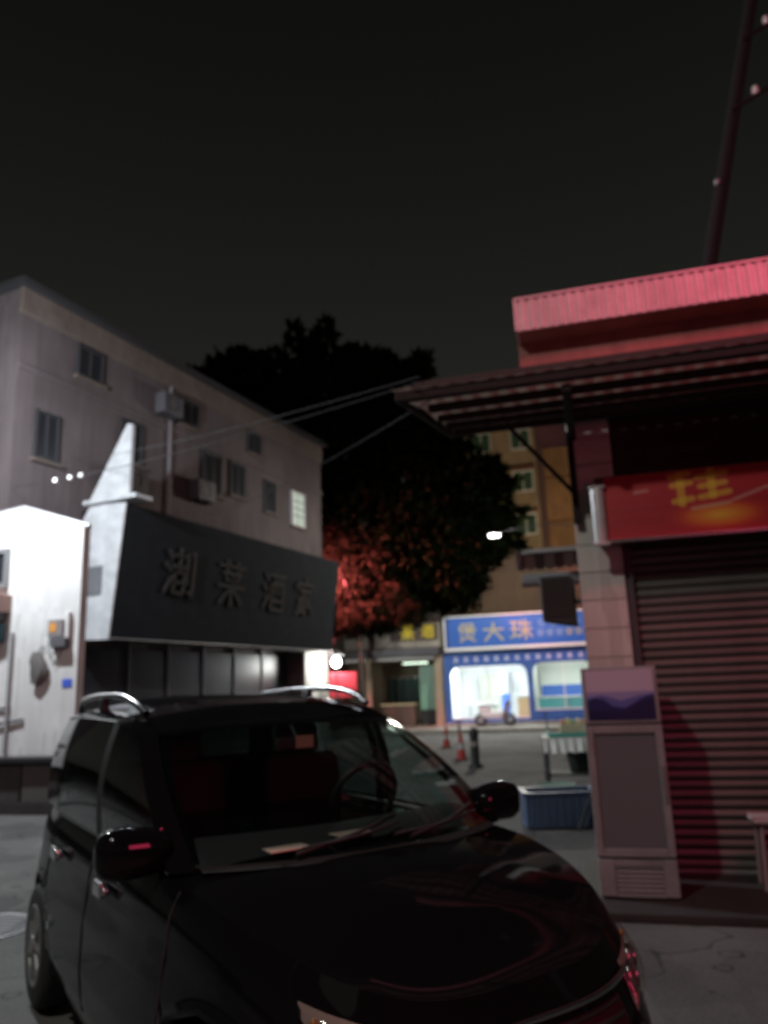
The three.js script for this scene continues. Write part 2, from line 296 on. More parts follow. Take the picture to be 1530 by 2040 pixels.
{ // street lamp behind the photographer
  const L = [-3.0, 7.6, 0.2];
  const p = thing('street_lamp', 'globe street lamp on the near side of the street', 'street lamp', [L[0] - 0.6, 0, L[2]]);
  mesh('post', bar([0, 0, 0], [0, 8.0, 0], 0.07, 12, 0.05), M.frameDark, p);
  mesh('arm', tube([[0, 7.8, 0], [0.3, 8.0, 0], [0.55, 7.95, 0], [0.6, 7.76, 0]], 0.025, 24), M.frameDark, p);
  mesh('lamp_globe', new THREE.SphereGeometry(0.15, 24, 16).translate(0.6, 7.6, 0), glow([1, 0.99, 0.9], 250), p);
  lamp(...L, [1, 0.97, 0.87], 32, 7);
}
{ // big red light box across the lane, out of the picture: it dyes the shop on the right
  const p = thing('red_light_box', 'large red illuminated shop sign on a post right of the photographer', 'sign', [3.1, 0, -2.25], 0);
  const t = Math.atan2(0.259, -0.966);                     // faces the shop front
  const head = new THREE.Group(); head.name = 'sign_head'; head.position.set(0, 6.5, 0); head.rotation.y = t; p.add(head);
  mesh('case', rbox(-1.25, 1.25, -0.5, 0.5, -0.22, -0.02, 0.03), M.frameDark, head);
  mesh('lit_face', box(-1.2, 1.2, -0.45, 0.45, -0.018, 0), glow([1, 0.05, 0.16], 6), head);
  mesh('light_baffle', rbox(-1.28, 1.28, -0.53, -0.49, -0.2, 0.16, 0.01), M.frameDark, head);  // added lip that dims the red light falling on the lower shutter
  mesh('post', bar([0, 0, 0], [0, 6.0, 0], 0.08, 12), M.frameDark, p);
  const d = new THREE.Vector3(Math.sin(t), 0, Math.cos(t));
  area(3.1 + d.x * 0.03, 6.5, -2.25 + d.z * 0.03, 3.1 + d.x * 5, 6.5, -2.25 + d.z * 5, 2.4, 0.9, [1, 0.105, 0.215], 20);
}

{ // red neon sign behind the photographer: seen only as red reflections on the car's nose and mirror
  const P = [2.3, 2.5, 1.3], t = Math.atan2(-1, -0.2);
  const p = thing('red_neon_sign', 'red neon sign on a stand behind the photographer', 'sign', [P[0], 0, P[2]]);
  const head = new THREE.Group(); head.name = 'sign_head'; head.position.set(0, P[1], 0); head.rotation.y = t; p.add(head);
  mesh('case', rbox(-1.15, 1.15, -0.85, 0.85, -0.2, -0.02, 0.03), M.frameDark, head);
  mesh('lit_face', box(-1.1, 1.1, -0.8, 0.8, -0.018, 0), glow([1, 0.05, 0.16], 6), head);
  mesh('post', bar([0, 0, -0.1], [0, 1.7, -0.1], 0.06, 12), M.frameDark, p);
  const d = new THREE.Vector3(Math.sin(t), 0, Math.cos(t));
  area(P[0] + d.x * 0.02, P[1], P[2] + d.z * 0.02, P[0] + d.x * 5, P[1], P[2] + d.z * 5, 2.2, 1.6, [1, 0.07, 0.18], 2.8);
}

// ------------------------------------------------------------------ shop on the right (local x along the shop front, z towards the street)
const RB = [1.70, 0, -6.75], RT = -15;
{
  const b = thing('corner_shop', 'single storey shop with tiled pillar and roller shutter under red light', 'building', RB, RT);
  mesh('shade_board', box(0.395, 4.2, 2.76, 4.29, -0.195, -0.02), mat([0.03, 0.012, 0.012], 0.9), b);  // near-black colour stands in for the canopy shade above the sign
  mesh('wall', [box(0.395, 4.2, 2.75, 4.3, -2, -0.2), box(-0.35, 4.2, 4.3, 4.72, -2, 0.2), box(0.02, 0.37, 0, 4.29, -2, -0.31), box(3.3, 4.2, 0, 2.75, -2, -0.2)], M.redWall, b);
  mesh('roof', box(-0.34, 4.2, 4.72, 4.9, -2, 0.44), M.frameDark, b);
  // corrugated fascia round the roof edge
  const corr = (x0, x1, y0, y1, z, pitch = 0.082) => {
    const pts = []; for (let x = x0; x < x1; x += pitch) pts.push([x, 0], [x + pitch * 0.3, 0], [x + pitch * 0.42, 0.018], [x + pitch * 0.88, 0.018]);
    const s = new THREE.Shape(); pts.forEach(([x, z2], i) => i ? s.lineTo(x, z2) : s.moveTo(x, z2)); s.lineTo(pts[pts.length - 1][0], -0.02); s.lineTo(x0, -0.02);
    const g = new THREE.ExtrudeGeometry(s, { depth: y1 - y0, bevelEnabled: false }); g.rotateX(Math.PI / 2); g.scale(1, -1, 1); g.translate(0, y0, z);
    const n = g.index ? g.toNonIndexed() : g, p = n.attributes.position.array; for (let i = 0; i < p.length; i += 9) for (let k = 0; k < 3; k++) { const t = p[i + k]; p[i + k] = p[i + 3 + k]; p[i + 3 + k] = t; }
    n.computeVertexNormals(); return muv(n);
  };
  mesh('corrugated_fascia', corr(-0.32, 4.2, 4.67, 4.965, 0.48), M.fascia, b);
  mesh('fascia_edge', [box(-0.33, 4.2, 4.965, 4.985, 0.44, 0.51), box(-0.345, -0.325, 4.67, 4.985, -2, 0.5)], M.fascia, b);
  mesh('soffit', box(-0.32, 4.2, 4.665, 4.685, 0.2, 0.458), M.redWall, b);
  // tiled pillar
  const pil = mesh('pillar', box(0.006, 0.374, 0.06, 3.9, -0.29, -0.008), M.joint, b);
  for (let k = 0; k < 16; k++) { const y = 0.07 + k * 0.2455; mesh('tile', rbox(0, 0.38, y, y + 0.2395, -0.3, 0.001 * ((k * 7) % 3), 0.004, 1), k % 3 ? M.tile : M.tile2, pil); }
  // roller shutter
  const sh = mesh('roller_shutter', box(0.46, 3.19, 0.09, 2.72, -0.19, -0.15), M.frameDark, b);
  mesh('guide_rail', box(0.385, 0.45, 0.06, 2.75, -0.22, -0.04), M.frameDark, sh); mesh('guide_rail', box(3.2, 3.27, 0.06, 2.75, -0.22, -0.04), M.frameDark, sh);
  const prof = []; for (let i = 0; i <= 8; i++) { const t = i / 8; prof.push([0.022 * Math.sin(Math.PI * t), t * 0.072]); }
  const s = new THREE.Shape(); s.moveTo(-0.008, 0); prof.forEach(([z, y]) => s.lineTo(z, y)); s.lineTo(-0.008, 0.072);
  const slat = new THREE.ExtrudeGeometry(s, { depth: 2.74, bevelEnabled: false }); slat.rotateY(Math.PI / 2); slat.scale(1, 1, -1);
  { const p = slat.attributes.position.array; for (let i = 0; i < p.length; i += 9) for (let k = 0; k < 3; k++) { const t = p[i + k]; p[i + k] = p[i + 3 + k]; p[i + 3 + k] = t; } slat.computeVertexNormals(); muv(slat); }
  const shMats = [M.shutter, mat([0.112, 0.11, 0.10], 0.52, { metalness: 0.25, map: tMetal }), mat([0.145, 0.14, 0.128], 0.48, { metalness: 0.25, map: tMetal })];
  for (let k = 0; k < 35; k++) { const m = mesh('slat', slat, shMats[(k * 5 + (k >> 2)) % 3], sh); m.position.set(0.452, 0.09 + k * 0.0755, -0.13 + 0.002 * ((k * 3) % 4)); }
  mesh('bottom_bar', rbox(0.455, 3.19, 0.06, 0.089, -0.16, -0.09, 0.006), M.greyMetal, sh);
  // dark step along the front
  mesh('step', rbox(-0.2, 4.2, 0, 0.06, -0.5, 1.08, 0.012), M.darkStone, b);
}
{ // red sign over the shutter
  const c = document.createElement('canvas'); c.width = 1024; c.height = 400; const g = c.getContext('2d');
  g.fillStyle = '#a01420'; g.fillRect(0, 0, 1024, 400);
  for (let i = 0; i < 60; i++) { g.fillStyle = `rgba(${rnd() < 0.5 ? 70 : 190},10,20,0.05)`; g.fillRect(0, rnd() * 400, 1024, 2 + rnd() * 10); }
  const flame = g.createRadialGradient(290, 345, 5, 290, 345, 110); flame.addColorStop(0, '#e0a030'); flame.addColorStop(0.5, '#cc5a1c'); flame.addColorStop(1, 'rgba(170,20,20,0)');
  g.save(); g.translate(290, 345); g.scale(1.35, 0.55); g.translate(-290, -345); g.fillStyle = flame; g.fillRect(170, 225, 240, 240); g.restore();
  g.strokeStyle = 'rgba(205,170,44,0.75)'; g.lineWidth = 21; g.lineCap = 'round';
  for (const [x0, y0, x1, y1] of [[200, 200, 200, 300], [180, 235, 225, 228], [182, 290, 226, 284], [245, 215, 315, 205], [280, 190, 280, 280], [250, 282, 320, 270], [252, 245, 312, 238], [178, 205, 222, 198]]) { g.beginPath(); g.moveTo(x0, y0); g.lineTo(x1, y1); g.stroke(); }
  g.strokeStyle = 'rgba(185,165,150,0.6)'; g.lineWidth = 11;
  for (const [x0, y0, x1, y1] of [[225, 318, 320, 306], [330, 300, 400, 272], [410, 268, 470, 255], [80, 246, 112, 243], [500, 300, 640, 280], [520, 200, 660, 180], [700, 230, 860, 215]]) { g.beginPath(); g.moveTo(x0, y0); g.lineTo(x1, y1); g.stroke(); }
  const t = new THREE.CanvasTexture(c); t.colorSpace = THREE.SRGBColorSpace;
  const p = thing('red_shop_sign', 'red sign with a yellow flame emblem above the roller shutter', 'sign', RB, RT);
  mesh('box', rbox(0.2, 3.4, 2.74, 3.30, 0.0, 0.288, 0.01), mat([0.06, 0.02, 0.02], 0.6), p);
  const f = new THREE.PlaneGeometry(3.12, 0.54); f.translate(1.84, 3.018, 0.294); for (let i = 0; i < 4; i++) f.attributes.uv.setY(i, f.attributes.uv.getY(i) * 0.54); mesh('printed_face', f, new THREE.MeshStandardMaterial({ map: t, roughness: 0.5 }), p);
  mesh('bottom_rail', rbox(0.24, 3.4, 2.715, 2.745, 0.27, 0.32, 0.006), M.steel, p);
  const cap = grid(10, 4, (u, v) => { const a = u * Math.PI; return [0.215 + 0.06 * -Math.cos(a), lerp(2.72, 3.2, v), 0.29 + 0.06 * Math.sin(a)]; });
  mesh('end_cap', [cap, rbox(0.15, 0.285, 2.70, 2.725, 0.28, 0.35, 0.006), rbox(0.15, 0.285, 3.195, 3.215, 0.28, 0.35, 0.006)], mat([0.66, 0.66, 0.67], 0.3, { metalness: 0.35, map: tMetal }), p);
}
{ // lean-to canopy
  const p = thing('canopy', 'sheet canopy on dark purlins jutting out past the tiled pillar', 'canopy', RB, RT);
  const H = 3.86, sheetMat = new THREE.MeshPhysicalMaterial({ color: lin(0.50, 0.45, 0.38), roughness: 0.9, transmission: 0.38, thickness: 0, map: tStain });
  const left = (w) => lerp(-1.0, -1.30, (w - 0.22) / 1.15);
  const sg = grid(120, 10, (u, v) => { const w = lerp(0.22, 1.375, v), x = lerp(left(w), 4.1, u); return [x, H + 0.055 + 0.014 * Math.sin(x * 42), w]; });
  mesh('sheet', muv(sg), sheetMat, p);
  for (const [w, dx, r] of [[1.33, 0.0, 0.04], [0.98, 0.10, 0.028], [0.70, 0.05, 0.025], [0.48, 0.02, 0.022], [0.27, 0.0, 0.025]]) mesh('purlin', rbox(left(w) + 0.02 + dx, 4.1, H - r * 1.1, H + 0.035, w - r, w + r, 0.008), M.beam, p);
  mesh('front_lip', grid(60, 1, (u, v) => [lerp(left(1.4) + 0.2, 4.1, u), H + 0.03 + 0.055 * v, 1.395 - 0.005 * v]), mat([0.03, 0.025, 0.023], 0.8, { map: tStain }), p);
  mesh('rafter', rbox(0.02, 0.09, H - 0.12, H - 0.06, 0.02, 1.3, 0.006), M.beam, p); mesh('rafter', rbox(2.4, 2.47, H - 0.12, H - 0.06, 0.02, 1.3, 0.006), M.beam, p); mesh('rafter', bar([-1.0, H - 0.03, 0.25], [-1.24, H - 0.03, 1.33], 0.022), M.beam, p);
  mesh('light_stop', box(-0.02, 4.1, H + 0.075, H + 0.10, -0.19, 0.26), M.beam, p);  // strip added to stop red light leaking in behind the canopy
  mesh('post', rbox(0.0, 0.06, 2.95, H - 0.06, 0.06, 0.12, 0.006), M.beam, p);
  mesh('strut', bar([0.05, 3.2, 0.09], [-0.5, H - 0.04, 0.5], 0.02), M.beam, p);
}
{ // display fridge in front of the pillar
  const f = thing('display_fridge', 'tall upright display fridge with a landscape header before the tiled pillar', 'fridge', RB, RT);
  const x0 = -0.05, x1 = 0.50, z1 = 0.75, z0 = 0.22;
  const cab = mesh('cabinet', [rbox(x0, x0 + 0.03, 0.075, 1.69, z0, z1 - 0.04, 0.008), rbox(x1 - 0.03, x1, 0.075, 1.69, z0, z1 - 0.04, 0.008), box(x0 + 0.03, x1 - 0.03, 0.10, 1.68, z0, z0 + 0.03), box(x0 + 0.03, x1 - 0.03, 1.27, 1.68, z0 + 0.03, z1 - 0.07), box(x0 + 0.03, x1 - 0.03, 0.09, 0.33, z0 + 0.03, z1 - 0.07)], M.fridge, f);
  // header print: pale sky over dark blue hills
  const c = document.createElement('canvas'); c.width = 256; c.height = 192; const g = c.getContext('2d');
  g.fillStyle = '#b7a9bd'; g.fillRect(0, 0, 256, 192); g.fillStyle = '#8f88b4'; g.fillRect(0, 84, 256, 60);
  const hill = (col, pts) => { g.fillStyle = col; g.beginPath(); g.moveTo(0, 192); pts.forEach(([x, y]) => g.lineTo(x, y)); g.lineTo(256, 192); g.fill(); };
  hill('#5a5f9e', [[0, 104], [60, 96], [130, 118], [200, 100], [256, 92]]); hill('#262a5c', [[0, 118], [30, 106], [64, 112], [96, 138], [140, 146], [170, 132], [205, 112], [240, 100], [256, 100]]); hill('#1d2048', [[0, 150], [90, 158], [150, 160], [190, 130], [256, 112]]);
  const t = new THREE.CanvasTexture(c); t.colorSpace = THREE.SRGBColorSpace;
  const hd = mesh('header_panel', rbox(x0, x1, 1.275, 1.69, z1 - 0.068, z1 - 0.004, 0.012), M.fridge, f);
  const pl = new THREE.PlaneGeometry(0.49, 0.37); pl.translate((x0 + x1) / 2, 1.485, z1 + 0.001); mesh('header_print', pl, new THREE.MeshStandardMaterial({ map: t, roughness: 0.35 }), hd);
  // door
  const d = mesh('door', [rbox(x0, x0 + 0.055, 0.345, 1.262, z1 - 0.035, z1 + 0.008, 0.008), rbox(x1 - 0.055, x1, 0.345, 1.262, z1 - 0.035, z1 + 0.008, 0.008), rbox(x0 + 0.055, x1 - 0.055, 1.205, 1.262, z1 - 0.035, z1 + 0.006, 0.006), rbox(x0 + 0.055, x1 - 0.055, 0.345, 0.40, z1 - 0.035, z1 + 0.006, 0.006)], M.fridge, f);
  mesh('door_glass', box(x0 + 0.05, x1 - 0.05, 0.39, 1.21, z1 - 0.02, z1 - 0.014), new THREE.MeshPhysicalMaterial({ color: lin(0.42, 0.42, 0.45), roughness: 0.25, transmission: 0.72, thickness: 0 }), d);
  mesh('handle', rbox(x1 - 0.04, x1 - 0.018, 0.72, 0.98, z1 + 0.009, z1 + 0.03, 0.006), M.greyMetal, d);
  mesh('door_gasket', [box(x0 + 0.01, x1 - 0.01, 1.262, 1.274, z1 - 0.05, z1 - 0.02), box(x0 + 0.01, x1 - 0.01, 0.332, 0.344, z1 - 0.05, z1 - 0.02)], M.rubber, d);
  for (const y of [0.56, 0.78, 1.0]) mesh('shelf', [...Array.from({ length: 9 }, (_, k) => bar([x0 + 0.05 + k * 0.056, y, z0 + 0.05], [x0 + 0.05 + k * 0.056, y, z1 - 0.07], 0.0025, 5)), bar([x0 + 0.03, y, z1 - 0.07], [x1 - 0.03, y, z1 - 0.07], 0.004, 6), bar([x0 + 0.03, y, z0 + 0.05], [x1 - 0.03, y, z0 + 0.05], 0.004, 6)], M.trimWhite, cab);
  // base with vent slats
  const bs = mesh('base_panel', [rbox(x0, x0 + 0.12, 0.075, 0.33, z1 - 0.068, z1 - 0.006, 0.01), rbox(x1 - 0.10, x1, 0.075, 0.33, z1 - 0.068, z1 - 0.006, 0.01), box(x0 + 0.12, x1 - 0.10, 0.285, 0.328, z1 - 0.068, z1 - 0.008), box(x0 + 0.12, x1 - 0.10, 0.077, 0.10, z1 - 0.068, z1 - 0.008)], M.fridge, f);
  for (let k = 0; k < 6; k++) { const m = mesh('vent_slat', rbox(x0 + 0.12, x1 - 0.10, -0.009, 0.009, -0.014, 0.014, 0.003, 1), M.fridge, bs); m.position.set(0, 0.117 + k * 0.031, z1 - 0.03); m.rotation.x = 0.6; }
  for (const x of [x0 + 0.04, x1 - 0.04]) for (const z of [z0 + 0.05, z1 - 0.1]) mesh('foot', cyl(0.02, 0.02, x, 0.06, 0.09, z, 10), M.rubber, f);
}
{ // loudspeaker on the pillar's side
  const p = thing('loudspeaker', 'black loudspeaker hung on the left side of the tiled pillar', 'loudspeaker', [1.545, 2.27, -6.95], -20);
  mesh('cabinet', poly([[-0.13, -0.14], [0.13, -0.19], [0.13, 0.24], [-0.13, 0.24]], -0.14, 0.12, 0.008), M.black, p);
  mesh('grille', rbox(-0.115, 0.115, -0.12, 0.22, 0.129, 0.137, 0.003), mat([0.02, 0.02, 0.02], 0.9), p);
  mesh('bracket', [rbox(0.1, 0.24, 0.0, 0.04, -0.03, 0.01, 0.004), rbox(0.2, 0.24, -0.1, 0.14, -0.04, 0.02, 0.004)], M.frameDark, p);
}
{ // scalloped awning behind
  const p = thing('scalloped_awning', 'small grey scalloped awning behind the tiled pillar', 'awning', [2.20, 0, -8.45], -15);
  mesh('cloth', [muv(grid(24, 8, (u, v) => { const x = lerp(-0.72, 0.1, u); return [x, 3.12 - 0.16 * v, -0.3 + 0.62 * v]; }))], mat([0.32, 0.31, 0.30], 0.9, { map: tStain }), p);
  for (let k = 0; k < 8; k++) { const w = 0.82 / 8, x = -0.72 + k * w; mesh('valance_flap', poly([[x, 2.96], [x, 2.82], [x + w * 0.25, 2.785], [x + w * 0.75, 2.785], [x + w, 2.82], [x + w, 2.96]], 0.32, 0.328), mat(k % 2 ? [0.30, 0.29, 0.27] : [0.13, 0.10, 0.11], 0.9), p); }
  mesh('lower_hood', grid(20, 8, (u, v) => { const a = v * Math.PI * 0.5, x = lerp(-0.68, 0.1, u); return [x, 2.62 + 0.16 * Math.cos(a), 0.02 + 0.28 * Math.sin(a)]; }), mat([0.27, 0.26, 0.26], 0.9), p);
  mesh('frame', [bar([-0.72, 2.96, 0.32], [0.1, 2.96, 0.32], 0.012), bar([-0.7, 3.12, -0.3], [-0.7, 2.96, 0.32], 0.012), bar([0.08, 2.62, 0.3], [0.08, 3.1, -0.25], 0.012), bar([-0.68, 2.62, 0.3], [0.1, 2.62, 0.3], 0.012)], M.frameDark, p);
}
{ // bench end and stool at the shutter's foot
  const p = thing('plastic_stool', 'pinkish plastic stool at the foot of the roller shutter', 'stool', RB, RT);
  mesh('seat', rbox(1.08, 1.42, 0.52, 0.56, 0.1, 0.44, 0.015), mat([0.42, 0.33, 0.34], 0.5), p);
  for (const [x, z] of [[1.12, 0.14], [1.38, 0.14], [1.12, 0.40], [1.38, 0.40]]) mesh('leg', bar([x, 0.06, z], [lerp(x, 1.25, 0.15), 0.52, lerp(z, 0.27, 0.15)], 0.018), mat([0.30, 0.22, 0.23], 0.5), p);
}
{ // leaning pole behind the shop roof
  const p = thing('utility_pole', 'dark leaning utility pole with insulators rising behind the pink roof edge', 'utility pole', [0, 0, 0]);
  const A = [2.55, 0, -9.3], B = [5.75, 11.6, -9.3], at = (t) => A.map((a, i) => lerp(a, B[i], t));
  mesh('mast', bar(A, B, 0.11, 14, 0.085), mat([0.008, 0.008, 0.009], 0.95), p);
  for (const t of [0.80, 0.90]) { const c = at(t); const arm = mesh('cross_arm', bar([c[0] - 0.1, c[1] - 0.06, c[2] + 0.1], [c[0] + 0.5, c[1] + 0.31, c[2] + 0.1], 0.03), M.beam, p);
    for (const s of [0.3]) mesh('insulator', new THREE.LatheGeometry([[0, 0], [0.05, 0], [0.03, 0.03], [0.055, 0.05], [0.03, 0.08], [0.045, 0.1], [0, 0.13]].map((q) => new THREE.Vector2(...q)), 14).translate(c[0] + s, c[1] + s * 0.61 + 0.03, c[2] + 0.1), mat([0.75, 0.74, 0.72], 0.15), arm); }
  const c = at(0.70); mesh('bolt', new THREE.SphereGeometry(0.05, 10, 8).translate(c[0] - 0.1, c[1], c[2] + 0.1), M.greyMetal, p);
}

// ------------------------------------------------------------------ street: stall, crate, bollards
{
  const p = thing('street_stall', 'small street stall with white skirt and teal top behind the fridge', 'stall', [2.72, 0, -12.6], -8);
  const teal = mat([0.10, 0.42, 0.36], 0.4), white = mat([0.80, 0.79, 0.74], 0.7, { map: tPlaster });
  mesh('counter', rbox(-0.36, 0.95, 0.735, 0.765, -0.5, 0.42, 0.01), mat([0.2, 0.2, 0.2], 0.5, { metalness: 0.4 }), p);
  const sk = grid(80, 6, (u, v) => [lerp(-0.37, 0.95, u), lerp(0.762, 0.56 + 0.012 * Math.sin(u * 50), v), 0.43 + 0.17 * v + (0.006 + 0.018 * v) * Math.sin(u * 62)]);
  mesh('skirt', sk, white, p);
  mesh('tray', [rbox(-0.28, 0.9, 0.767, 0.785, -0.42, 0.36, 0.006), box(-0.28, 0.9, 0.785, 0.83, 0.34, 0.36), box(-0.28, -0.26, 0.785, 0.83, -0.42, 0.34)], teal, p);
  for (const [x, z] of [[-0.32, 0.38], [0.91, 0.38], [-0.32, -0.46], [0.91, -0.46]]) mesh('leg', bar([x, 0, z], [x, 0.735, z], 0.022), M.frameDark, p);
  mesh('lower_shelf', rbox(-0.32, 0.91, 0.2, 0.23, -0.44, 0.36, 0.008), mat([0.05, 0.055, 0.05], 0.7), p);
  mesh('upright', bar([-0.25, 0.765, -0.3], [-0.27, 1.14, -0.3], 0.012), M.frameDark, p);
}
{
  const p = thing('snack_box', 'bright patterned snack carton on the teal stall top', 'box', [2.62, 0.785, -12.42], -8);
  mesh('carton', rbox(-0.02, 0.40, 0.0, 0.17, -0.14, 0.12, 0.008), mat([0.78, 0.70, 0.48], 0.5, { map: tPlaster }), p);
  for (let k = 0; k < 5; k++) mesh('packet', rbox(k * 0.078, 0.062 + k * 0.078, 0.171, 0.23 + 0.015 * (k % 2), -0.10, 0.08, 0.012), mat([[0.7, 0.3, 0.2], [0.75, 0.66, 0.2], [0.3, 0.5, 0.25], [0.8, 0.7, 0.5], [0.7, 0.35, 0.15]][k], 0.4), p);
}
{
  const p = thing('storage_tub', 'dark rounded tub on the lower shelf of the street stall', 'tub', [2.95, 0.23, -12.55]);
  mesh('tub', new THREE.LatheGeometry([[0, 0], [0.2, 0], [0.26, 0.28], [0.28, 0.3], [0.26, 0.31], [0.24, 0.28], [0.19, 0.02], [0, 0.02]].map((q) => new THREE.Vector2(...q)), 28), mat([0.03, 0.04, 0.035], 0.6), p);
}
{
  const p = thing('green_basin', 'pale green basin on the ground beside the street stall', 'basin', [2.35, 0, -11.9]);
  mesh('bowl', new THREE.LatheGeometry([[0, 0.01], [0.2, 0], [0.3, 0.13], [0.31, 0.135], [0.29, 0.135], [0.19, 0.015], [0, 0.015]].map((q) => new THREE.Vector2(...q)), 32), mat([0.20, 0.30, 0.24], 0.5), p);
}
{
  const p = thing('blue_crate', 'blue ribbed plastic crate on the ground left of the fridge', 'crate', [1.88, 0, -9.35], -2);
  const bl = mat([0.10, 0.16, 0.30], 0.45, { map: tStain });
  mesh('shell', [rbox(-0.42, 0.42, 0.015, 0.05, -0.25, 0.24, 0.01), rbox(-0.41, -0.385, 0.05, 0.37, -0.25, 0.24, 0.006), rbox(0.385, 0.41, 0.05, 0.37, -0.25, 0.24, 0.006), rbox(-0.385, 0.385, 0.05, 0.37, -0.25, -0.23, 0.004), rbox(-0.385, 0.385, 0.05, 0.36, 0.215, 0.235, 0.004)], bl, p);
  for (let k = 0; k < 9; k++) mesh('rib', rbox(-0.36 + k * 0.088, -0.335 + k * 0.088, 0.055, 0.355, 0.237, 0.262, 0.006, 1), bl, p);
  mesh('rim', [rbox(-0.44, 0.44, 0.362, 0.395, 0.20, 0.275, 0.008), rbox(-0.44, 0.44, 0.362, 0.395, -0.28, -0.21, 0.008), rbox(-0.44, -0.37, 0.363, 0.394, -0.21, 0.20, 0.006), rbox(0.37, 0.44, 0.363, 0.394, -0.21, 0.20, 0.006)], bl, p);
  mesh('foot_rail', box(-0.40, 0.40, 0, 0.015, -0.22, 0.22), M.rubber, p);
}
{
  const h = thing('rubber_hose', 'black hose looped over the end of the blue crate', 'hose', [2.1, 0, -9.3]);
  mesh('hose', tube([[-0.12, 0.03, 0.42], [0.0, 0.25, 0.36], [0.08, 0.37, 0.32], [0.2, 0.42, 0.2], [0.35, 0.36, 0.1], [0.5, 0.2, 0.1], [0.6, 0.02, 0.15]], 0.018, 50, 8), M.rubber, h);
}
{
  const cone = (x, z, s, label, col) => {
    const p = thing('traffic_cone', label, 'traffic cone', [x, 0, z], rr(-20, 20), 'cones on the street');
    mesh('body', new THREE.LatheGeometry([[0.13 * s, 0.03], [0.12 * s, 0.06], [0.03 * s, 0.7 * s], [0, 0.71 * s]].map((q) => new THREE.Vector2(...q)), 24), mat(col, 0.6), p);
    mesh('base', rbox(-0.18 * s, 0.18 * s, 0, 0.03, -0.18 * s, 0.18 * s, 0.008), M.rubber, p);
    mesh('band', new THREE.LatheGeometry([[0.088 * s, 0.28 * s], [0.066 * s, 0.42 * s]].map((q) => new THREE.Vector2(q[0] + 0.004, q[1])), 24), mat([0.4, 0.4, 0.4], 0.5), p);
  };
  cone(1.49, -17.6, 0.85, 'red traffic cone nearest the dark bollard', [0.38, 0.03, 0.02]);
  cone(1.42, -21.2, 0.8, 'red traffic cone farther up the street by the shop pavement', [0.42, 0.04, 0.02]);
  const b = thing('bollard', 'dark bollard with a domed top on the street beyond the car', 'bollard', [1.615, 0, -15.9]);
  mesh('post', new THREE.LatheGeometry([[0.15, 0], [0.15, 0.05], [0.085, 0.08], [0.085, 0.6], [0.1, 0.63], [0.1, 0.68], [0.06, 0.76], [0, 0.78]].map((q) => new THREE.Vector2(...q)), 24), M.black, b);
  mesh('band', cyl(0.088, 0.088, 0, 0.42, 0.5, 0, 24), mat([0.25, 0.22, 0.2], 0.5), b);
  const t = thing('thin_post', 'thin grey post between the two red traffic cones', 'post', [1.83, 0, -21.9]);
  mesh('stake', cyl(0.035, 0.03, 0, 0.03, 0.62, 0, 12), M.frameDark, t); mesh('foot', cyl(0.12, 0.1, 0, 0, 0.03, 0, 16), M.rubber, t); mesh('knob', new THREE.SphereGeometry(0.045, 12, 8).translate(0, 0.64, 0), M.rubber, t);
}

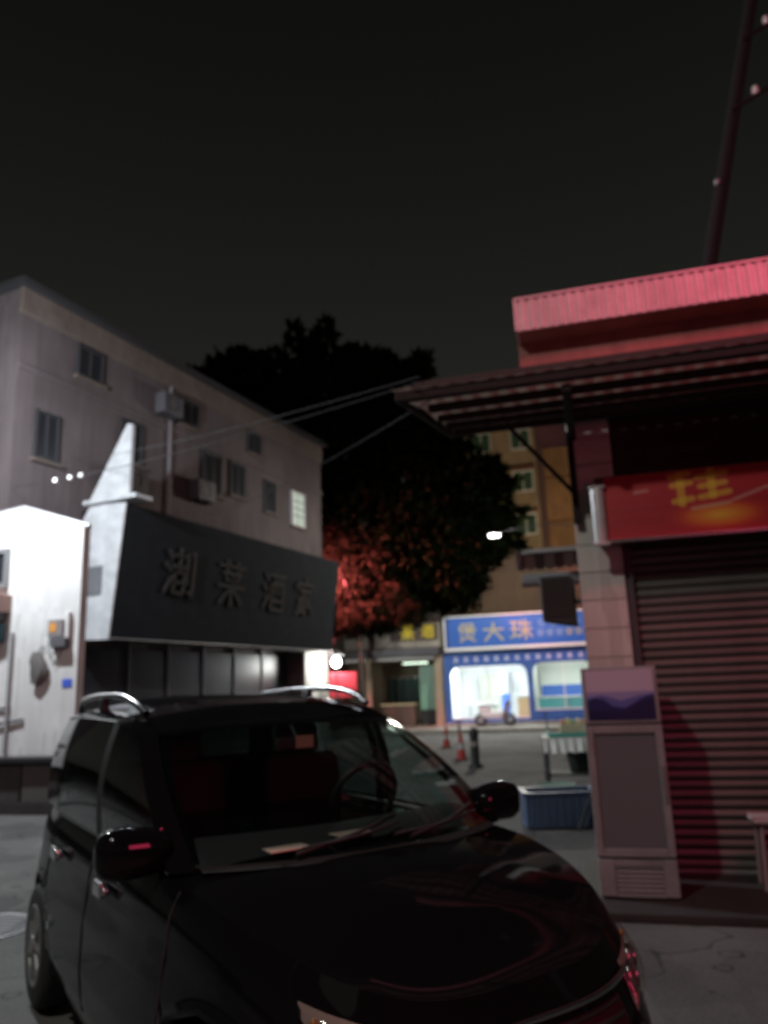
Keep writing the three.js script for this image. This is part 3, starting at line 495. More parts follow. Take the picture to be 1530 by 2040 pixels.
// ------------------------------------------------------------------ far shops (local x along the fronts, z towards the street)
const FB = [2.3, 0.12, -30], FT = -14;
const shellRoom = (x0, x1, y1, z0, z1, t = 0.12) => [box(x0, x1, 0, y1, z0 - t, z0), box(x0 - t, x0, 0, y1, z0, z1), box(x1, x1 + t, 0, y1, z0, z1), box(x0 - t, x1 + t, y1, y1 + t, z0 - t, z1), box(x0, x1, -0.02, 0.015, z0, z1)];
{
  const b = thing('blue_shop', 'blue fronted shop with two bright rounded windows across the street', 'building', FB, FT);
  const s = new THREE.Shape([[-0.25, 0], [5.6, 0], [5.6, 2.74], [-0.25, 2.74]].map((q) => new THREE.Vector2(...q)));
  const hole = (x0, x1, y0, y1, r) => { const h = new THREE.Path(); h.moveTo(x0, y0); h.lineTo(x1, y0); h.lineTo(x1, y1 - r); h.quadraticCurveTo(x1, y1, x1 - r, y1); h.lineTo(x0 + r, y1); h.quadraticCurveTo(x0, y1, x0, y1 - r); h.lineTo(x0, y0); return h; };
  const W1 = [-0.02, 2.88, 0.22, 2.16], W2 = [3.08, 5.3, 0.48, 2.2];
  s.holes.push(hole(...W1, 0.42), hole(...W2, 0.42));
  mesh('front_wall', muv(new THREE.ExtrudeGeometry(s, { depth: 0.14, bevelEnabled: false, curveSegments: 10 }).translate(0, 0, -0.14)), M.blue, b);
  mesh('room', [...shellRoom(-0.2, 2.95, 2.72, -4.2, -0.145), ...shellRoom(3.07, 5.55, 2.72, -4.2, -0.145).map((g) => g)], M.trimWhite, b);
  for (const W of [W1, W2]) { const w = mesh('window', [box(W[0], W[1], W[2], W[2] + 0.05, -0.1, -0.04), box((W[0] + W[1]) / 2 - 0.02, (W[0] + W[1]) / 2 + 0.02, W[2] + 0.05, W[3] - 0.01, -0.09, -0.05)], M.trimWhite, b); const x = (W[0] + W[1]) / 2; mesh('pane', box(W[0] + 0.01, x - 0.022, W[2] + 0.052, W[3] - 0.12, -0.075, -0.069), glass([0.95, 0.98, 0.98]), w); mesh('pane', box(x + 0.022, W[1] - 0.01, W[2] + 0.052, W[3] - 0.12, -0.075, -0.069), glass([0.95, 0.98, 0.98]), w); }
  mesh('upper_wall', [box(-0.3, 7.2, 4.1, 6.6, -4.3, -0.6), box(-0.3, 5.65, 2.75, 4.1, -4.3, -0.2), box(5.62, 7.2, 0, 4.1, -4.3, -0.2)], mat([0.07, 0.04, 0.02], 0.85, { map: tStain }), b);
  mesh('step', rbox(-0.2, 5.6, 0, 0.1, 0.01, 0.5, 0.01), M.concrete, b);
  // ceiling tubes
  for (const [x, w, k] of [[1.4, 2.2, 14], [4.3, 1.5, 8]]) { mesh('ceiling_light', rbox(x - w / 2, x + w / 2, 2.6, 2.66, -1.9, -1.6, 0.01), glow([0.95, 1, 1], k), b); }
}
const far = (x, y, z) => new THREE.Vector3(x, y, z).applyAxisAngle(new THREE.Vector3(0, 1, 0), FT * D2R).add(v3(FB));
for (const [x, w, k, c] of [[1.4, 2.2, 130, [0.93, 0.98, 1]], [4.3, 1.5, 75, [0.95, 1, 0.86]]]) {
  const p = far(x, 2.58, -1.75), q = far(x, 0, -1.75); const l = area(p.x, p.y, p.z, q.x, q.y + 0.001, q.z + 0.0001, w, 0.3, c, k); l.rotation.order = 'YXZ'; l.rotation.set(-Math.PI / 2, FT * D2R, 0);
}
{ // furniture seen through the windows
  const tblue = mat([0.05, 0.13, 0.5], 0.5), teal = mat([0.12, 0.45, 0.48], 0.4);
  const P = (x, z) => { const q = far(x, 0, z); return [q.x, q.y, q.z]; };
  const tb = thing('dining_table', 'table under a pale cloth inside the left bright window', 'table', P(1.0, -1.2), FT);
  mesh('tabletop', rbox(-0.55, 0.55, 0.72, 0.76, -0.4, 0.4, 0.01), M.trimWhite, tb); for (const [x, z] of [[-0.5, -0.35], [0.5, -0.35], [-0.5, 0.35], [0.5, 0.35]]) mesh('leg', bar([x, 0.015, z], [x, 0.72, z], 0.02), M.greyMetal, tb);
  const t2 = thing('glass_counter', 'teal glass topped counter inside the right bright window', 'counter', P(4.2, -0.7), FT);
  mesh('case', rbox(-1.0, 1.05, 0.02, 0.9, -0.3, 0.25, 0.02), teal, t2); mesh('top', rbox(-1.03, 1.08, 0.902, 0.94, -0.33, 0.28, 0.01), M.trimWhite, t2);
  const t3 = thing('notice_board', 'blue and white wall panel at the back of the right bright room', 'panel', P(4.2, -4.1), FT);
  mesh('lower', box(-1.05, 1.2, 0.9, 1.35, -0.08, 0), tblue, t3); mesh('upper', box(-1.05, 0.9, 1.352, 1.9, -0.08, 0), M.trimWhite, t3);
  const t4 = thing('wall_cupboard', 'grey cupboard with a blue door at the back of the left bright room', 'cupboard', P(1.2, -3.7), FT);
  mesh('carcass', rbox(-0.6, 0.3, 0.015, 1.9, -0.4, 0.1, 0.01), mat([0.30, 0.30, 0.26], 0.6), t4); mesh('door', rbox(0.31, 0.6, 0.015, 1.95, -0.38, 0.12, 0.01), tblue, t4); mesh('handle', bar([0.36, 0.9, 0.14], [0.36, 1.1, 0.14], 0.012), M.steel, t4);
  const t5 = thing('cream_cooler', 'cream drinks cooler beside the right edge of the left bright window', 'cooler', P(2.6, -0.75), FT);
  mesh('body', rbox(-0.2, 0.25, 0.05, 0.95, -0.25, 0.25, 0.03), mat([0.6, 0.5, 0.28], 0.5), t5); mesh('lid', rbox(-0.22, 0.27, 0.955, 1.02, -0.27, 0.27, 0.02), M.trimWhite, t5); mesh('foot', box(-0.15, 0.2, 0.015, 0.05, -0.2, 0.2), M.rubber, t5);
  const t6 = thing('parked_scooter', 'pale scooter parked on the pavement below the left bright window', 'scooter', P(1.7, 0.75), FT);
  mesh('body', [rbox(-0.5, 0.2, 0.30, 0.52, -0.12, 0.12, 0.06, 3), rbox(-0.62, -0.15, 0.52, 0.68, -0.13, 0.13, 0.06, 3)], mat([0.62, 0.64, 0.68], 0.3), t6);
  mesh('front_shield', poly([[0.2, 0.3], [0.42, 0.35], [0.52, 0.85], [0.44, 0.88], [0.3, 0.45], [0.2, 0.38]], -0.14, 0.14, 0.01), mat([0.15, 0.10, 0.09], 0.4), t6);
  mesh('handlebar', [bar([0.47, 0.86, -0.28], [0.47, 0.92, 0.28], 0.018), bar([0.47, 0.6, 0], [0.47, 0.9, 0], 0.02)], M.black, t6);
  for (const x of [-0.55, 0.5]) { const w = mesh('wheel', new THREE.TorusGeometry(0.17, 0.055, 10, 28).translate(x, 0.225, 0), M.rubber, t6); mesh('hub', cyl(0.1, 0.1, 0, -0.03, 0.03, 0, 16).rotateX(Math.PI / 2).translate(x, 0.225, 0), M.greyMetal, w); }
  mesh('seat', rbox(-0.6, 0.0, 0.685, 0.74, -0.12, 0.12, 0.025), M.black, t6);
  const t7 = thing('lamp_stand', 'white pedestal lamp stand by the right side of the left bright room', 'lamp stand', P(2.05, -1.9), FT);
  mesh('stem', bar([0, 0.03, 0], [0, 1.1, 0], 0.02), M.trimWhite, t7); mesh('shade', cyl(0.42, 0.34, 0, 1.1, 1.9, 0, 24), mat([0.85, 0.86, 0.86], 0.7), t7); mesh('base', cyl(0.2, 0.2, 0, 0.015, 0.04, 0, 20), M.trimWhite, t7);
}
{ // big blue sign: pale characters
  const c = document.createElement('canvas'); c.width = 1024; c.height = 240; const g = c.getContext('2d');
  g.fillStyle = '#1550a4'; g.fillRect(0, 0, 1024, 240); g.lineCap = 'round';
  const draw = (segs, x, y, s, w, col) => { g.strokeStyle = col; g.lineWidth = w; for (const [a, b, d, e] of segs) { g.beginPath(); g.moveTo(x + a * s, y + (1 - b) * s); g.lineTo(x + d * s, y + (1 - e) * s); g.stroke(); } };
  const bao = [[.28, .98, .12, .7], [.2, .84, .2, .48], [.4, .95, .78, .95], [.4, .95, .4, .76], [.78, .95, .78, .76], [.4, .76, .78, .76], [.3, .64, .92, .64], [.6, .76, .6, .42], [.58, .62, .38, .46], [.62, .62, .84, .46], [.5, .36, .5, .24], [.5, .24, .16, .02], [.52, .24, .88, .02], [.26, .34, .2, .2], [.78, .36, .7, .22]];
  const da = [[.05, .64, .95, .64], [.5, .96, .5, .6], [.5, .6, .1, .05], [.5, .6, .92, .05]];
  const zhu = [[.05, .9, .36, .9], [.2, .9, .2, .2], [.06, .56, .34, .56], [.03, .14, .38, .24], [.52, .95, .45, .72], [.48, .78, .92, .8], [.4, .52, .98, .54], [.7, .98, .7, .02], [.68, .5, .42, .14], [.72, .5, .97, .14]];
  draw(bao, 60, 40, 150, 15, '#9a9072'); draw(da, 250, 45, 150, 17, '#9a9072'); draw(zhu, 440, 35, 160, 15, '#9a9072');
  const small = (x, y, s, w, col) => draw([[.05, .9, .95, .9], [.5, .98, .5, .05], [.1, .55, .9, .55], [.15, .1, .85, .1], [.2, .9, .2, .1], [.82, .75, .82, .3]], x, y, s, w, col);
  for (let k = 0; k < 4; k++) small(640 + k * 78, 38, 62, 7, '#5f79ac');
  for (let k = 0; k < 5; k++) small(630 + k * 66, 122, 52, 7, k > 2 ? '#8f8a72' : '#6f86b0');
  const t = new THREE.CanvasTexture(c); t.colorSpace = THREE.SRGBColorSpace;
  const p = thing('blue_shop_sign', 'large blue sign with three pale characters over the bright windows', 'sign', FB, FT);
  mesh('box', rbox(-0.12, 5.6, 2.76, 4.02, -0.18, 0.20, 0.02), M.blueDark, p);
  const f = new THREE.PlaneGeometry(5.4, 1.1); f.translate(2.75, 3.40, 0.206); mesh('printed_face', f, new THREE.MeshStandardMaterial({ map: t, roughness: 0.45 }), p);
  mesh('frame', [rbox(-0.13, 5.62, 2.74, 2.86, 0.2, 0.26, 0.01), rbox(-0.13, 5.62, 4.0, 4.06, -0.1, 0.24, 0.01), rbox(-0.15, -0.08, 2.86, 4.0, 0.18, 0.24, 0.01)], M.trimWhite, p);
  const c2 = document.createElement('canvas'); c2.width = 1024; c2.height = 64; const h = c2.getContext('2d'); h.fillStyle = '#214f9e'; h.fillRect(0, 0, 1024, 64); h.strokeStyle = '#c9c4cf'; h.lineWidth = 5;
  for (let k = 0; k < 14; k++) for (const [a, b, d, e] of [[.1, .8, .9, .8], [.5, .95, .5, .1], [.15, .45, .85, .45], [.5, .45, .1, .1], [.5, .45, .9, .1]]) { h.beginPath(); h.moveTo(30 + k * 72 + a * 40, 12 + (1 - b) * 40); h.lineTo(30 + k * 72 + d * 40, 12 + (1 - e) * 40); h.stroke(); }
  const t2 = new THREE.CanvasTexture(c2); t2.colorSpace = THREE.SRGBColorSpace;
  const f2 = new THREE.PlaneGeometry(5.5, 0.36); f2.translate(2.72, 2.42, 0.012); mesh('lettering_strip', f2, new THREE.MeshStandardMaterial({ map: t2, roughness: 0.5 }), p);
}
{ // dimmer shop left of the blue one
  const b = thing('dim_shop', 'dim grey shop front left of the blue sign', 'building', FB, FT);
  mesh('room', shellRoom(-5.4, -0.6, 2.5, -3.6, 0), mat([0.30, 0.27, 0.2], 0.85, { map: tStain }), b);
  mesh('pier', [rbox(-0.62, -0.32, 0, 2.62, -0.1, 0.06, 0.01), rbox(-3.35, -3.15, 0, 2.62, -0.1, 0.04, 0.01), rbox(-5.6, -5.3, 0, 2.62, -0.1, 0.06, 0.01)], mat([0.42, 0.36, 0.27], 0.8, { map: tStain }), b);
  mesh('fascia_band', rbox(-5.7, -0.3, 2.95, 3.9, -0.1, 0.22, 0.02), mat([0.30, 0.29, 0.26], 0.8, { map: tStain }), b);
  mesh('canopy_edge', rbox(-5.7, -0.3, 2.64, 2.94, -0.1, 0.6, 0.02), M.frameDark, b);
  mesh('lintel', rbox(-5.4, -0.6, 2.5, 2.63, -0.12, 0.03, 0.01), M.trimWhite, b);
  mesh('upper_wall', box(-5.8, -0.32, 3.92, 6.2, -3.8, -0.3), mat([0.25, 0.22, 0.2], 0.9, { map: tStain }), b);
  mesh('ceiling_light', rbox(-2.2, -1.2, 2.4, 2.46, -1.7, -1.5, 0.01), glow([0.8, 1, 0.8], 2.2), b);
  const p = thing('yellow_character_sign', 'dim sign with two yellow characters half behind the foliage', 'sign', FB, FT);
  const ym = mat([0.62, 0.50, 0.03], 0.5);
  mesh('panel', rbox(-2.25, -0.36, 3.22, 3.88, 0.222, 0.27, 0.01), mat([0.06, 0.045, 0.035], 0.7), p);
  mesh('character', stroke(-1.55, 3.55, 0.55, GLYPH[1], 0.06, 0.03, 0.27), ym, p); mesh('character', stroke(-0.75, 3.56, 0.5, GLYPH[2], 0.05, 0.03, 0.27), ym, p);
  const P = (x, z) => { const q = far(x, 0, z); return [q.x, q.y, q.z]; };
  const cb = thing('glass_cabinet', 'tall green tinted cabinet inside the dim shop', 'cabinet', P(-1.05, -0.9), FT);
  mesh('body', rbox(-0.3, 0.3, 0.6, 2.3, -0.3, 0.3, 0.02), mat([0.16, 0.34, 0.24], 0.4), cb); mesh('base', rbox(-0.3, 0.3, 0.015, 0.598, -0.28, 0.3, 0.02), M.black, cb); mesh('handle', bar([-0.2, 1.2, 0.32], [-0.2, 1.6, 0.32], 0.015), M.steel, cb);
  const ct = thing('wooden_counter', 'low wooden counter with a pale top inside the dim shop', 'counter', P(-2.1, -0.4), FT);
  mesh('front', rbox(-0.7, 0.6, 0.015, 0.8, -0.3, 0.2, 0.02), M.brown, ct); mesh('top', rbox(-0.78, 0.66, 0.802, 0.86, -0.36, 0.26, 0.01), mat([0.5, 0.42, 0.26], 0.5), ct);
  const hg = thing('hanging_cloth', 'dark cloth hanging at the back of the dim shop', 'cloth', P(-2.2, -2.4), FT);
  mesh('cloth', muv(grid(40, 8, (u, v) => [lerp(-0.9, 0.8, u), lerp(0.9, 1.85, v), 0.06 * Math.sin(u * 30)])), mat([0.02, 0.035, 0.035], 0.9), hg); mesh('rail', bar([-0.95, 1.88, 0], [0.85, 1.88, 0], 0.02), M.steel, hg);
}
{ const p = far(-1.7, 2.37, -1.6); const l = area(p.x, p.y, p.z, p.x, 0, p.z, 1.0, 0.2, [0.85, 1, 0.8], 9); l.rotation.order = 'YXZ'; l.rotation.set(-Math.PI / 2, FT * D2R, 0); }

// apartment house far behind
{
  const b = thing('apartment_block', 'beige apartment block with green windows and an orange stair wall far behind', 'building', [8.3, 0, -50], -14);
  const beige = mat([0.42, 0.32, 0.20], 0.85, { map: tStain }), orange = mat([0.36, 0.20, 0.09], 0.85, { map: tStain });
  mesh('wall', box(-6, 2.05, 0, 19.6, -8, 0), beige, b); mesh('recess', box(2.05, 2.55, 0, 19.6, -8, -0.6), mat([0.12, 0.07, 0.06], 0.9), b);
  mesh('stair_wall', box(2.55, 9, 0, 20.4, -8, 0.3), orange, b); mesh('roof', [box(-6.2, 2.5, 19.6, 20, -8, 0.2), box(2.4, 9.2, 20.4, 20.8, -8, 0.5)], M.frameDark, b);
  for (let f = 0; f < 6; f++) for (const x of [-4.6, -2.2, 0.45]) {
    const y = 2.2 + f * 2.95, w = mesh('window', [box(x, x + 1.35, y + 1.35, y + 1.47, 0.002, 0.1), box(x, x + 0.08, y, y + 1.35, 0.002, 0.06), box(x + 1.27, x + 1.35, y, y + 1.35, 0.002, 0.06), box(x + 0.64, x + 0.71, y + 0.1, y + 1.35, 0.002, 0.06), box(x, x + 1.35, y, y + 0.1, 0.002, 0.14)], M.trimWhite, b);
    mesh('pane', box(x + 0.08, x + 1.27, y + 0.1, y + 1.35, 0.004, 0.03), new THREE.MeshPhysicalMaterial({ color: lin(0.05, 0.10, 0.06), roughness: 0.2 }), w);
    mesh('hood', rbox(x - 0.2, x + 1.5, y + 1.55, y + 1.68, 0.003, 0.35, 0.02), mat([0.2, 0.08, 0.05], 0.9), w);
  }
  for (let f = 1; f < 7; f++) mesh('floor_band', box(2.56, 9.02, f * 2.95 - 0.1, f * 2.95 + 0.02, 0.302, 0.36), mat([0.14, 0.07, 0.03], 0.9), b);
  const p = thing('added_fill_light', 'added unseen warm fill light on a mast behind the far shops', 'lamp', [8.0, 0, -38.5]);  // added out of sight to brighten the apartment block
  mesh('mast', bar([0, 0, 0], [0, 6.2, 0], 0.06), M.frameDark, p); mesh('lamp_bulb', new THREE.SphereGeometry(0.14, 16, 12).translate(0, 6.3, 0), glow([1, 0.75, 0.45], 8), p);
  lamp(8.0, 6.3, -38.5, [1, 0.80, 0.56], 170, 7);
}
{ // street lamp on a long arm, seen against the tree
  const L = [3.62, 6.36, -25];
  const p = thing('arm_street_lamp', 'small street lamp head on a long arm seen against the dark tree', 'street lamp', [6.9, 0, -25.4]);
  mesh('post', bar([0, 0, 0], [0, 6.8, 0], 0.07, 12, 0.05), M.frameDark, p);
  mesh('arm', tube([[0, 6.6, 0], [-1.2, 6.75, 0.1], [-2.6, 6.6, 0.3], [-3.2, 6.48, 0.38]], 0.02, 24), M.frameDark, p);
  mesh('head', rbox(-3.5, -3.05, 6.42, 6.5, 0.3, 0.5, 0.03), M.frameDark, p);
  mesh('lamp_lens', rbox(-3.46, -3.1, 6.335, 6.418, 0.33, 0.47, 0.03), glow([1, 0.97, 0.9], 8), p);
  lamp(...L, [1, 0.94, 0.82], 120, 5);
}
{ // lamp and red board at the end of the long building
  const p = thing('bare_lamp', 'glaring white lamp on a stand by the far end of the long building', 'lamp', [-1.78, 0, -26]);
  mesh('stand', bar([0, 0, 0], [0, 2.3, 0], 0.03), M.frameDark, p); mesh('lamp_bulb', new THREE.SphereGeometry(0.15, 20, 14).scale(1, 1.1, 1).translate(0, 2.5, 0), glow([1, 1, 0.96], 40), p);
  mesh('reflector', new THREE.ConeGeometry(0.26, 0.2, 20, 1, true).translate(0, 2.82, 0), M.greyMetal, p);
  lamp(-1.78, 2.5, -26, [0.98, 1, 0.95], 9, 8);
  const r = thing('red_board', 'red board glowing below the glaring white lamp', 'board', [-1.55, 0, -26.25], 8);
  mesh('board', rbox(-0.48, 0.42, 1.35, 2.16, -0.03, 0.03, 0.01), mat([0.62, 0.04, 0.06], 0.6), r); mesh('leg', [bar([-0.4, 0, 0], [-0.4, 1.35, 0], 0.02)], M.frameDark, r); mesh('leg', [bar([0.35, 0, 0], [0.35, 1.35, 0], 0.02)], M.frameDark, r);
  const n = thing('red_neon_lantern', 'red neon lantern on the far end wall of the long building lighting the tree', 'lantern', [-2.5, 5.6, -27.2]);
  mesh('lamp_body', new RoundedBoxGeometry(0.3, 0.46, 0.3, 2, 0.05), glow([1, 0.06, 0.09], 10), n); mesh('cap', rbox(-0.17, 0.17, 0.24, 0.29, -0.17, 0.17, 0.01), M.frameDark, n); mesh('bracket', bar([0, 0.29, 0], [-0.4, 0.35, 0.3], 0.015), M.frameDark, n);
  const sp = new THREE.SpotLight(new THREE.Color(1, 0.15, 0.22), 850, 0, 66 * D2R, 0.4, 2); sp.position.set(-2.5, 5.6, -27.2); sp.target.position.set(-1.5, 5.7, -29.2); sp.castShadow = true; sp.shadow.radius = 8; scene.add(sp, sp.target);
}

// ------------------------------------------------------------------ big tree
function leafCloud(clumps, size, per) {
  const pos = [], nor = [];
  const q = new THREE.Vector3(), d = new THREE.Vector3(), s = new THREE.Vector3(), n = new THREE.Vector3();
  for (const [cx, cy, cz, rx, ry, rz, k = 1] of clumps) {
    const count = Math.round(per * k * Math.pow(rx * ry * rz, 0.72));
    for (let i = 0; i < count; i++) {
      q.set(rr(-1, 1), rr(-1, 1), rr(-1, 1)).normalize(); const rad = Math.pow(rnd(), 0.42) * (0.86 + 0.2 * rnd());
      const px = cx + q.x * rad * rx, py = cy + q.y * rad * ry, pz = cz + q.z * rad * rz;
      d.set(q.x * 0.8 + rr(-0.6, 0.6), q.y * 0.6 + rr(-0.3, 0.9), q.z * 0.8 + rr(-0.6, 0.6)).normalize();
      s.set(rr(-1, 1), rr(-1, 1), rr(-1, 1)).cross(d).normalize(); n.crossVectors(d, s);
      const L = size * rr(0.7, 1.5), w = L * rr(0.2, 0.32);
      const a = [px, py, pz], b = [px + d.x * L * 0.45 + s.x * w, py + d.y * L * 0.45 + s.y * w, pz + d.z * L * 0.45 + s.z * w], c = [px + d.x * L, py + d.y * L, pz + d.z * L], e = [px + d.x * L * 0.45 - s.x * w, py + d.y * L * 0.45 - s.y * w, pz + d.z * L * 0.45 - s.z * w];
      for (const v of [a, b, c, a, c, e]) { pos.push(...v); nor.push(n.x, n.y, n.z); }
    }
  }
  const g = new THREE.BufferGeometry(); g.setAttribute('position', new THREE.Float32BufferAttribute(pos, 3)); g.setAttribute('normal', new THREE.Float32BufferAttribute(nor, 3));
  g.setAttribute('uv', new THREE.Float32BufferAttribute(new Float32Array(pos.length / 3 * 2), 2)); return g;
}
{
  const T = [-2.3, 0, -30.6];
  const t = thing('street_tree', 'large dark spreading tree beyond the long building, red lit on its left side', 'tree', T);
  const bark = mat([0.05, 0.04, 0.032], 0.9, { map: tStain });
  mesh('trunk', bar([0, 0, 0], [0.3, 5.2, 0], 0.42, 14, 0.3), bark, t);
  const limbs = [[0.3, 5, 0, -3.2, 11, -0.5], [0.3, 5, 0, 0.8, 13, 0], [0.3, 5, 0, 3.6, 11.5, 0.4], [0.3, 4.8, 0, 5.6, 8.6, 0.6], [0.3, 4.4, 0, 4.6, 6.2, 0.6], [0.3, 4.6, 0, 1.6, 8, 1.4]];
  for (const l of limbs) mesh('limb', tube([[l[0], l[1], l[2]], [lerp(l[0], l[3], 0.4), lerp(l[1], l[4], 0.55), lerp(l[2], l[5], 0.5)], [l[3], l[4], l[5]]], 0.12, 14, 7), bark, t);
  const C = [];
  // crown (x, y, z relative to the trunk foot)
  for (const c of [[-2.6, 13.2, -0.5, 2.3, 2.3, 1.9], [0.3, 13.4, 0, 2.4, 2.2, 2.1], [2.4, 12.6, 0.2, 2.1, 2.1, 1.9], [-0.5, 10.6, 0, 3.2, 2.4, 2.2], [3.2, 10, 0.3, 2.5, 2.2, 2.1], [5.2, 9.2, 0.4, 1.9, 2.0, 1.8], [5.6, 7.3, 0.5, 1.6, 1.8, 1.6], [3.8, 7.2, 0.5, 2.1, 2.0, 1.9], [1.6, 7.8, 0.4, 2.3, 2.2, 2.0], [0.4, 5.8, 0.7, 1.5, 1.7, 1.4], [2.6, 5.4, 0.7, 1.7, 1.3, 1.4], [4.6, 5.6, 0.7, 1.6, 1.2, 1.4], [-1.0, 7.6, 0.2, 1.6, 1.8, 1.6], [-4.3, 12.3, -0.8, 1.4, 1.6, 1.4], [1.4, 4.3, 0.8, 1.2, 0.8, 0.9], [-5.4, 14.0, -0.8, 1.5, 1.6, 1.4], [-7.0, 12.8, -1, 1.6, 1.4, 1.3], [-4.2, 15.2, -0.6, 1.0, 0.9, 0.9]]) C.push(c);
  // sprays that break the outline
  for (const [x, y, rx, ry] of [[-0.6, 15.6, 0.5, 0.9], [1.0, 15.5, 0.6, 0.6], [2.6, 14.7, 0.5, 0.8], [3.9, 14.3, 0.45, 0.9], [4.5, 13.1, 0.8, 0.45], [4.7, 12.2, 0.9, 0.4], [4.2, 11.6, 0.9, 0.4], [-3.5, 15.2, 0.6, 0.5], [-2.2, 15.4, 0.7, 0.5], [7.1, 9.0, 0.5, 0.5], [7.2, 7.6, 0.4, 0.6], [6.9, 6.2, 0.5, 0.4], [6.9, 10.2, 0.5, 0.5], [0.1, 16.2, 0.3, 0.8], [1.9, 15.3, 0.35, 0.6], [4.3, 14.9, 0.22, 0.8], [3.5, 14.6, 0.25, 0.7], [5.4, 12.9, 0.7, 0.22], [5.3, 12.0, 0.8, 0.22], [5.0, 13.6, 0.5, 0.3], [-1.2, 16.3, 0.25, 0.6], [7.6, 8.3, 0.5, 0.2], [7.5, 9.6, 0.5, 0.22], [7.4, 6.8, 0.5, 0.2]]) C.push([x, y, rr(-0.4, 0.6), rx, ry, 0.5, 1.4]);
  for (let i = 0; i < 40; i++) { const a = rr(0, Math.PI * 2), R = rr(0.8, 1); C.push([0.8 + Math.cos(a) * 4.6 * R, 10 + Math.sin(a) * 5.0 * R, rr(-1, 1.2), rr(0.5, 1), rr(0.4, 0.8), rr(0.5, 0.9), 1.2]); }
  const leaf = new THREE.MeshPhysicalMaterial({ color: lin(0.055, 0.085, 0.032), roughness: 0.8, transmission: 0.12, thickness: 0, side: THREE.DoubleSide });
  mesh('crown', leafCloud(C, 0.36, 620), leaf, t);
}

{
  const t = thing('small_street_tree', 'small leafy tree glowing red between the long building and the big tree', 'tree', [-1.0, 0, -28.9]);
  const bark = mat([0.07, 0.055, 0.045], 0.9, { map: tStain });
  mesh('trunk', bar([0, 0, 0], [-0.1, 3.8, 0.05], 0.13, 10, 0.08), bark, t);
  for (const l of [[-0.9, 6.2, 0.3], [0.5, 6.0, 0.2], [-0.4, 7.4, -0.1], [0.9, 4.6, 0.2]]) mesh('limb', tube([[-0.1, 3.6, 0.05], [l[0] * 0.5, lerp(3.6, l[1], 0.6), l[2] * 0.5], l], 0.045, 12, 6), bark, t);
  mesh('crown', leafCloud([[-0.7, 6.8, 0, 0.75, 1.2, 0.7], [-0.5, 5.2, 0.2, 1.0, 1.3, 0.8], [0.35, 5.3, 0.1, 0.9, 1.0, 0.7], [0.6, 4.3, 0.3, 1.0, 0.6, 0.7], [-0.6, 4.0, 0.2, 0.8, 0.6, 0.7], [1.2, 4.9, 0.2, 0.7, 0.6, 0.6], [-0.6, 7.9, -0.1, 0.4, 0.5, 0.4], [1.7, 4.2, 0.4, 0.7, 0.5, 0.5], [0.6, 6.2, 0.1, 0.8, 0.8, 0.6]], 0.17, 1900), new THREE.MeshPhysicalMaterial({ color: lin(0.12, 0.12, 0.06), roughness: 0.75, transmission: 0.12, thickness: 0, side: THREE.DoubleSide }), t);
}

// ------------------------------------------------------------------ wires over the street
{
  const sag = (a, b, s) => Array.from({ length: 13 }, (_, i) => { const t = i / 12; return [lerp(a[0], b[0], t), lerp(a[1], b[1], t) - s * 4 * t * (1 - t), lerp(a[2], b[2], t)]; });
  const wm = mat([0.014, 0.014, 0.016], 0.95);
  const A = [-7.53, 5.85, -14.98];
  const p = thing('overhead_cable', 'overhead cable with three white clips standing in for glints sagging from the left building to the canopy', 'cable');
  const pts = sag(A, [0.30, 3.9, -5.6], 0.12); mesh('cable', tube(pts, 0.006, 60, 6), wm, p);
  for (const t of [0.245, 0.31, 0.355]) { const q = new THREE.CatmullRomCurve3(pts.map(v3)).getPoint(t); mesh('clip', rbox(q.x - 0.03, q.x + 0.03, q.y - 0.035, q.y + 0.03, q.z - 0.03, q.z + 0.03, 0.01), mat([0.85, 0.85, 0.85], 0.3), p); }  // white pieces stand in for the glints along the cable
  tag(mesh('overhead_wire', tube(sag([-6.9, 6.9, -16.6], [0.32, 3.96, -5.62], 0.1), 0.005, 60, 6), wm), 'thin upper wire running from the long building to the canopy', 'wire');
  tag(mesh('overhead_wire', tube(sag([-4.9, 6.4, -20.6], [0.45, 3.84, -5.75], 0.15), 0.005, 60, 6), wm), 'thin lower wire running from above the dark sign to the canopy', 'wire');
}

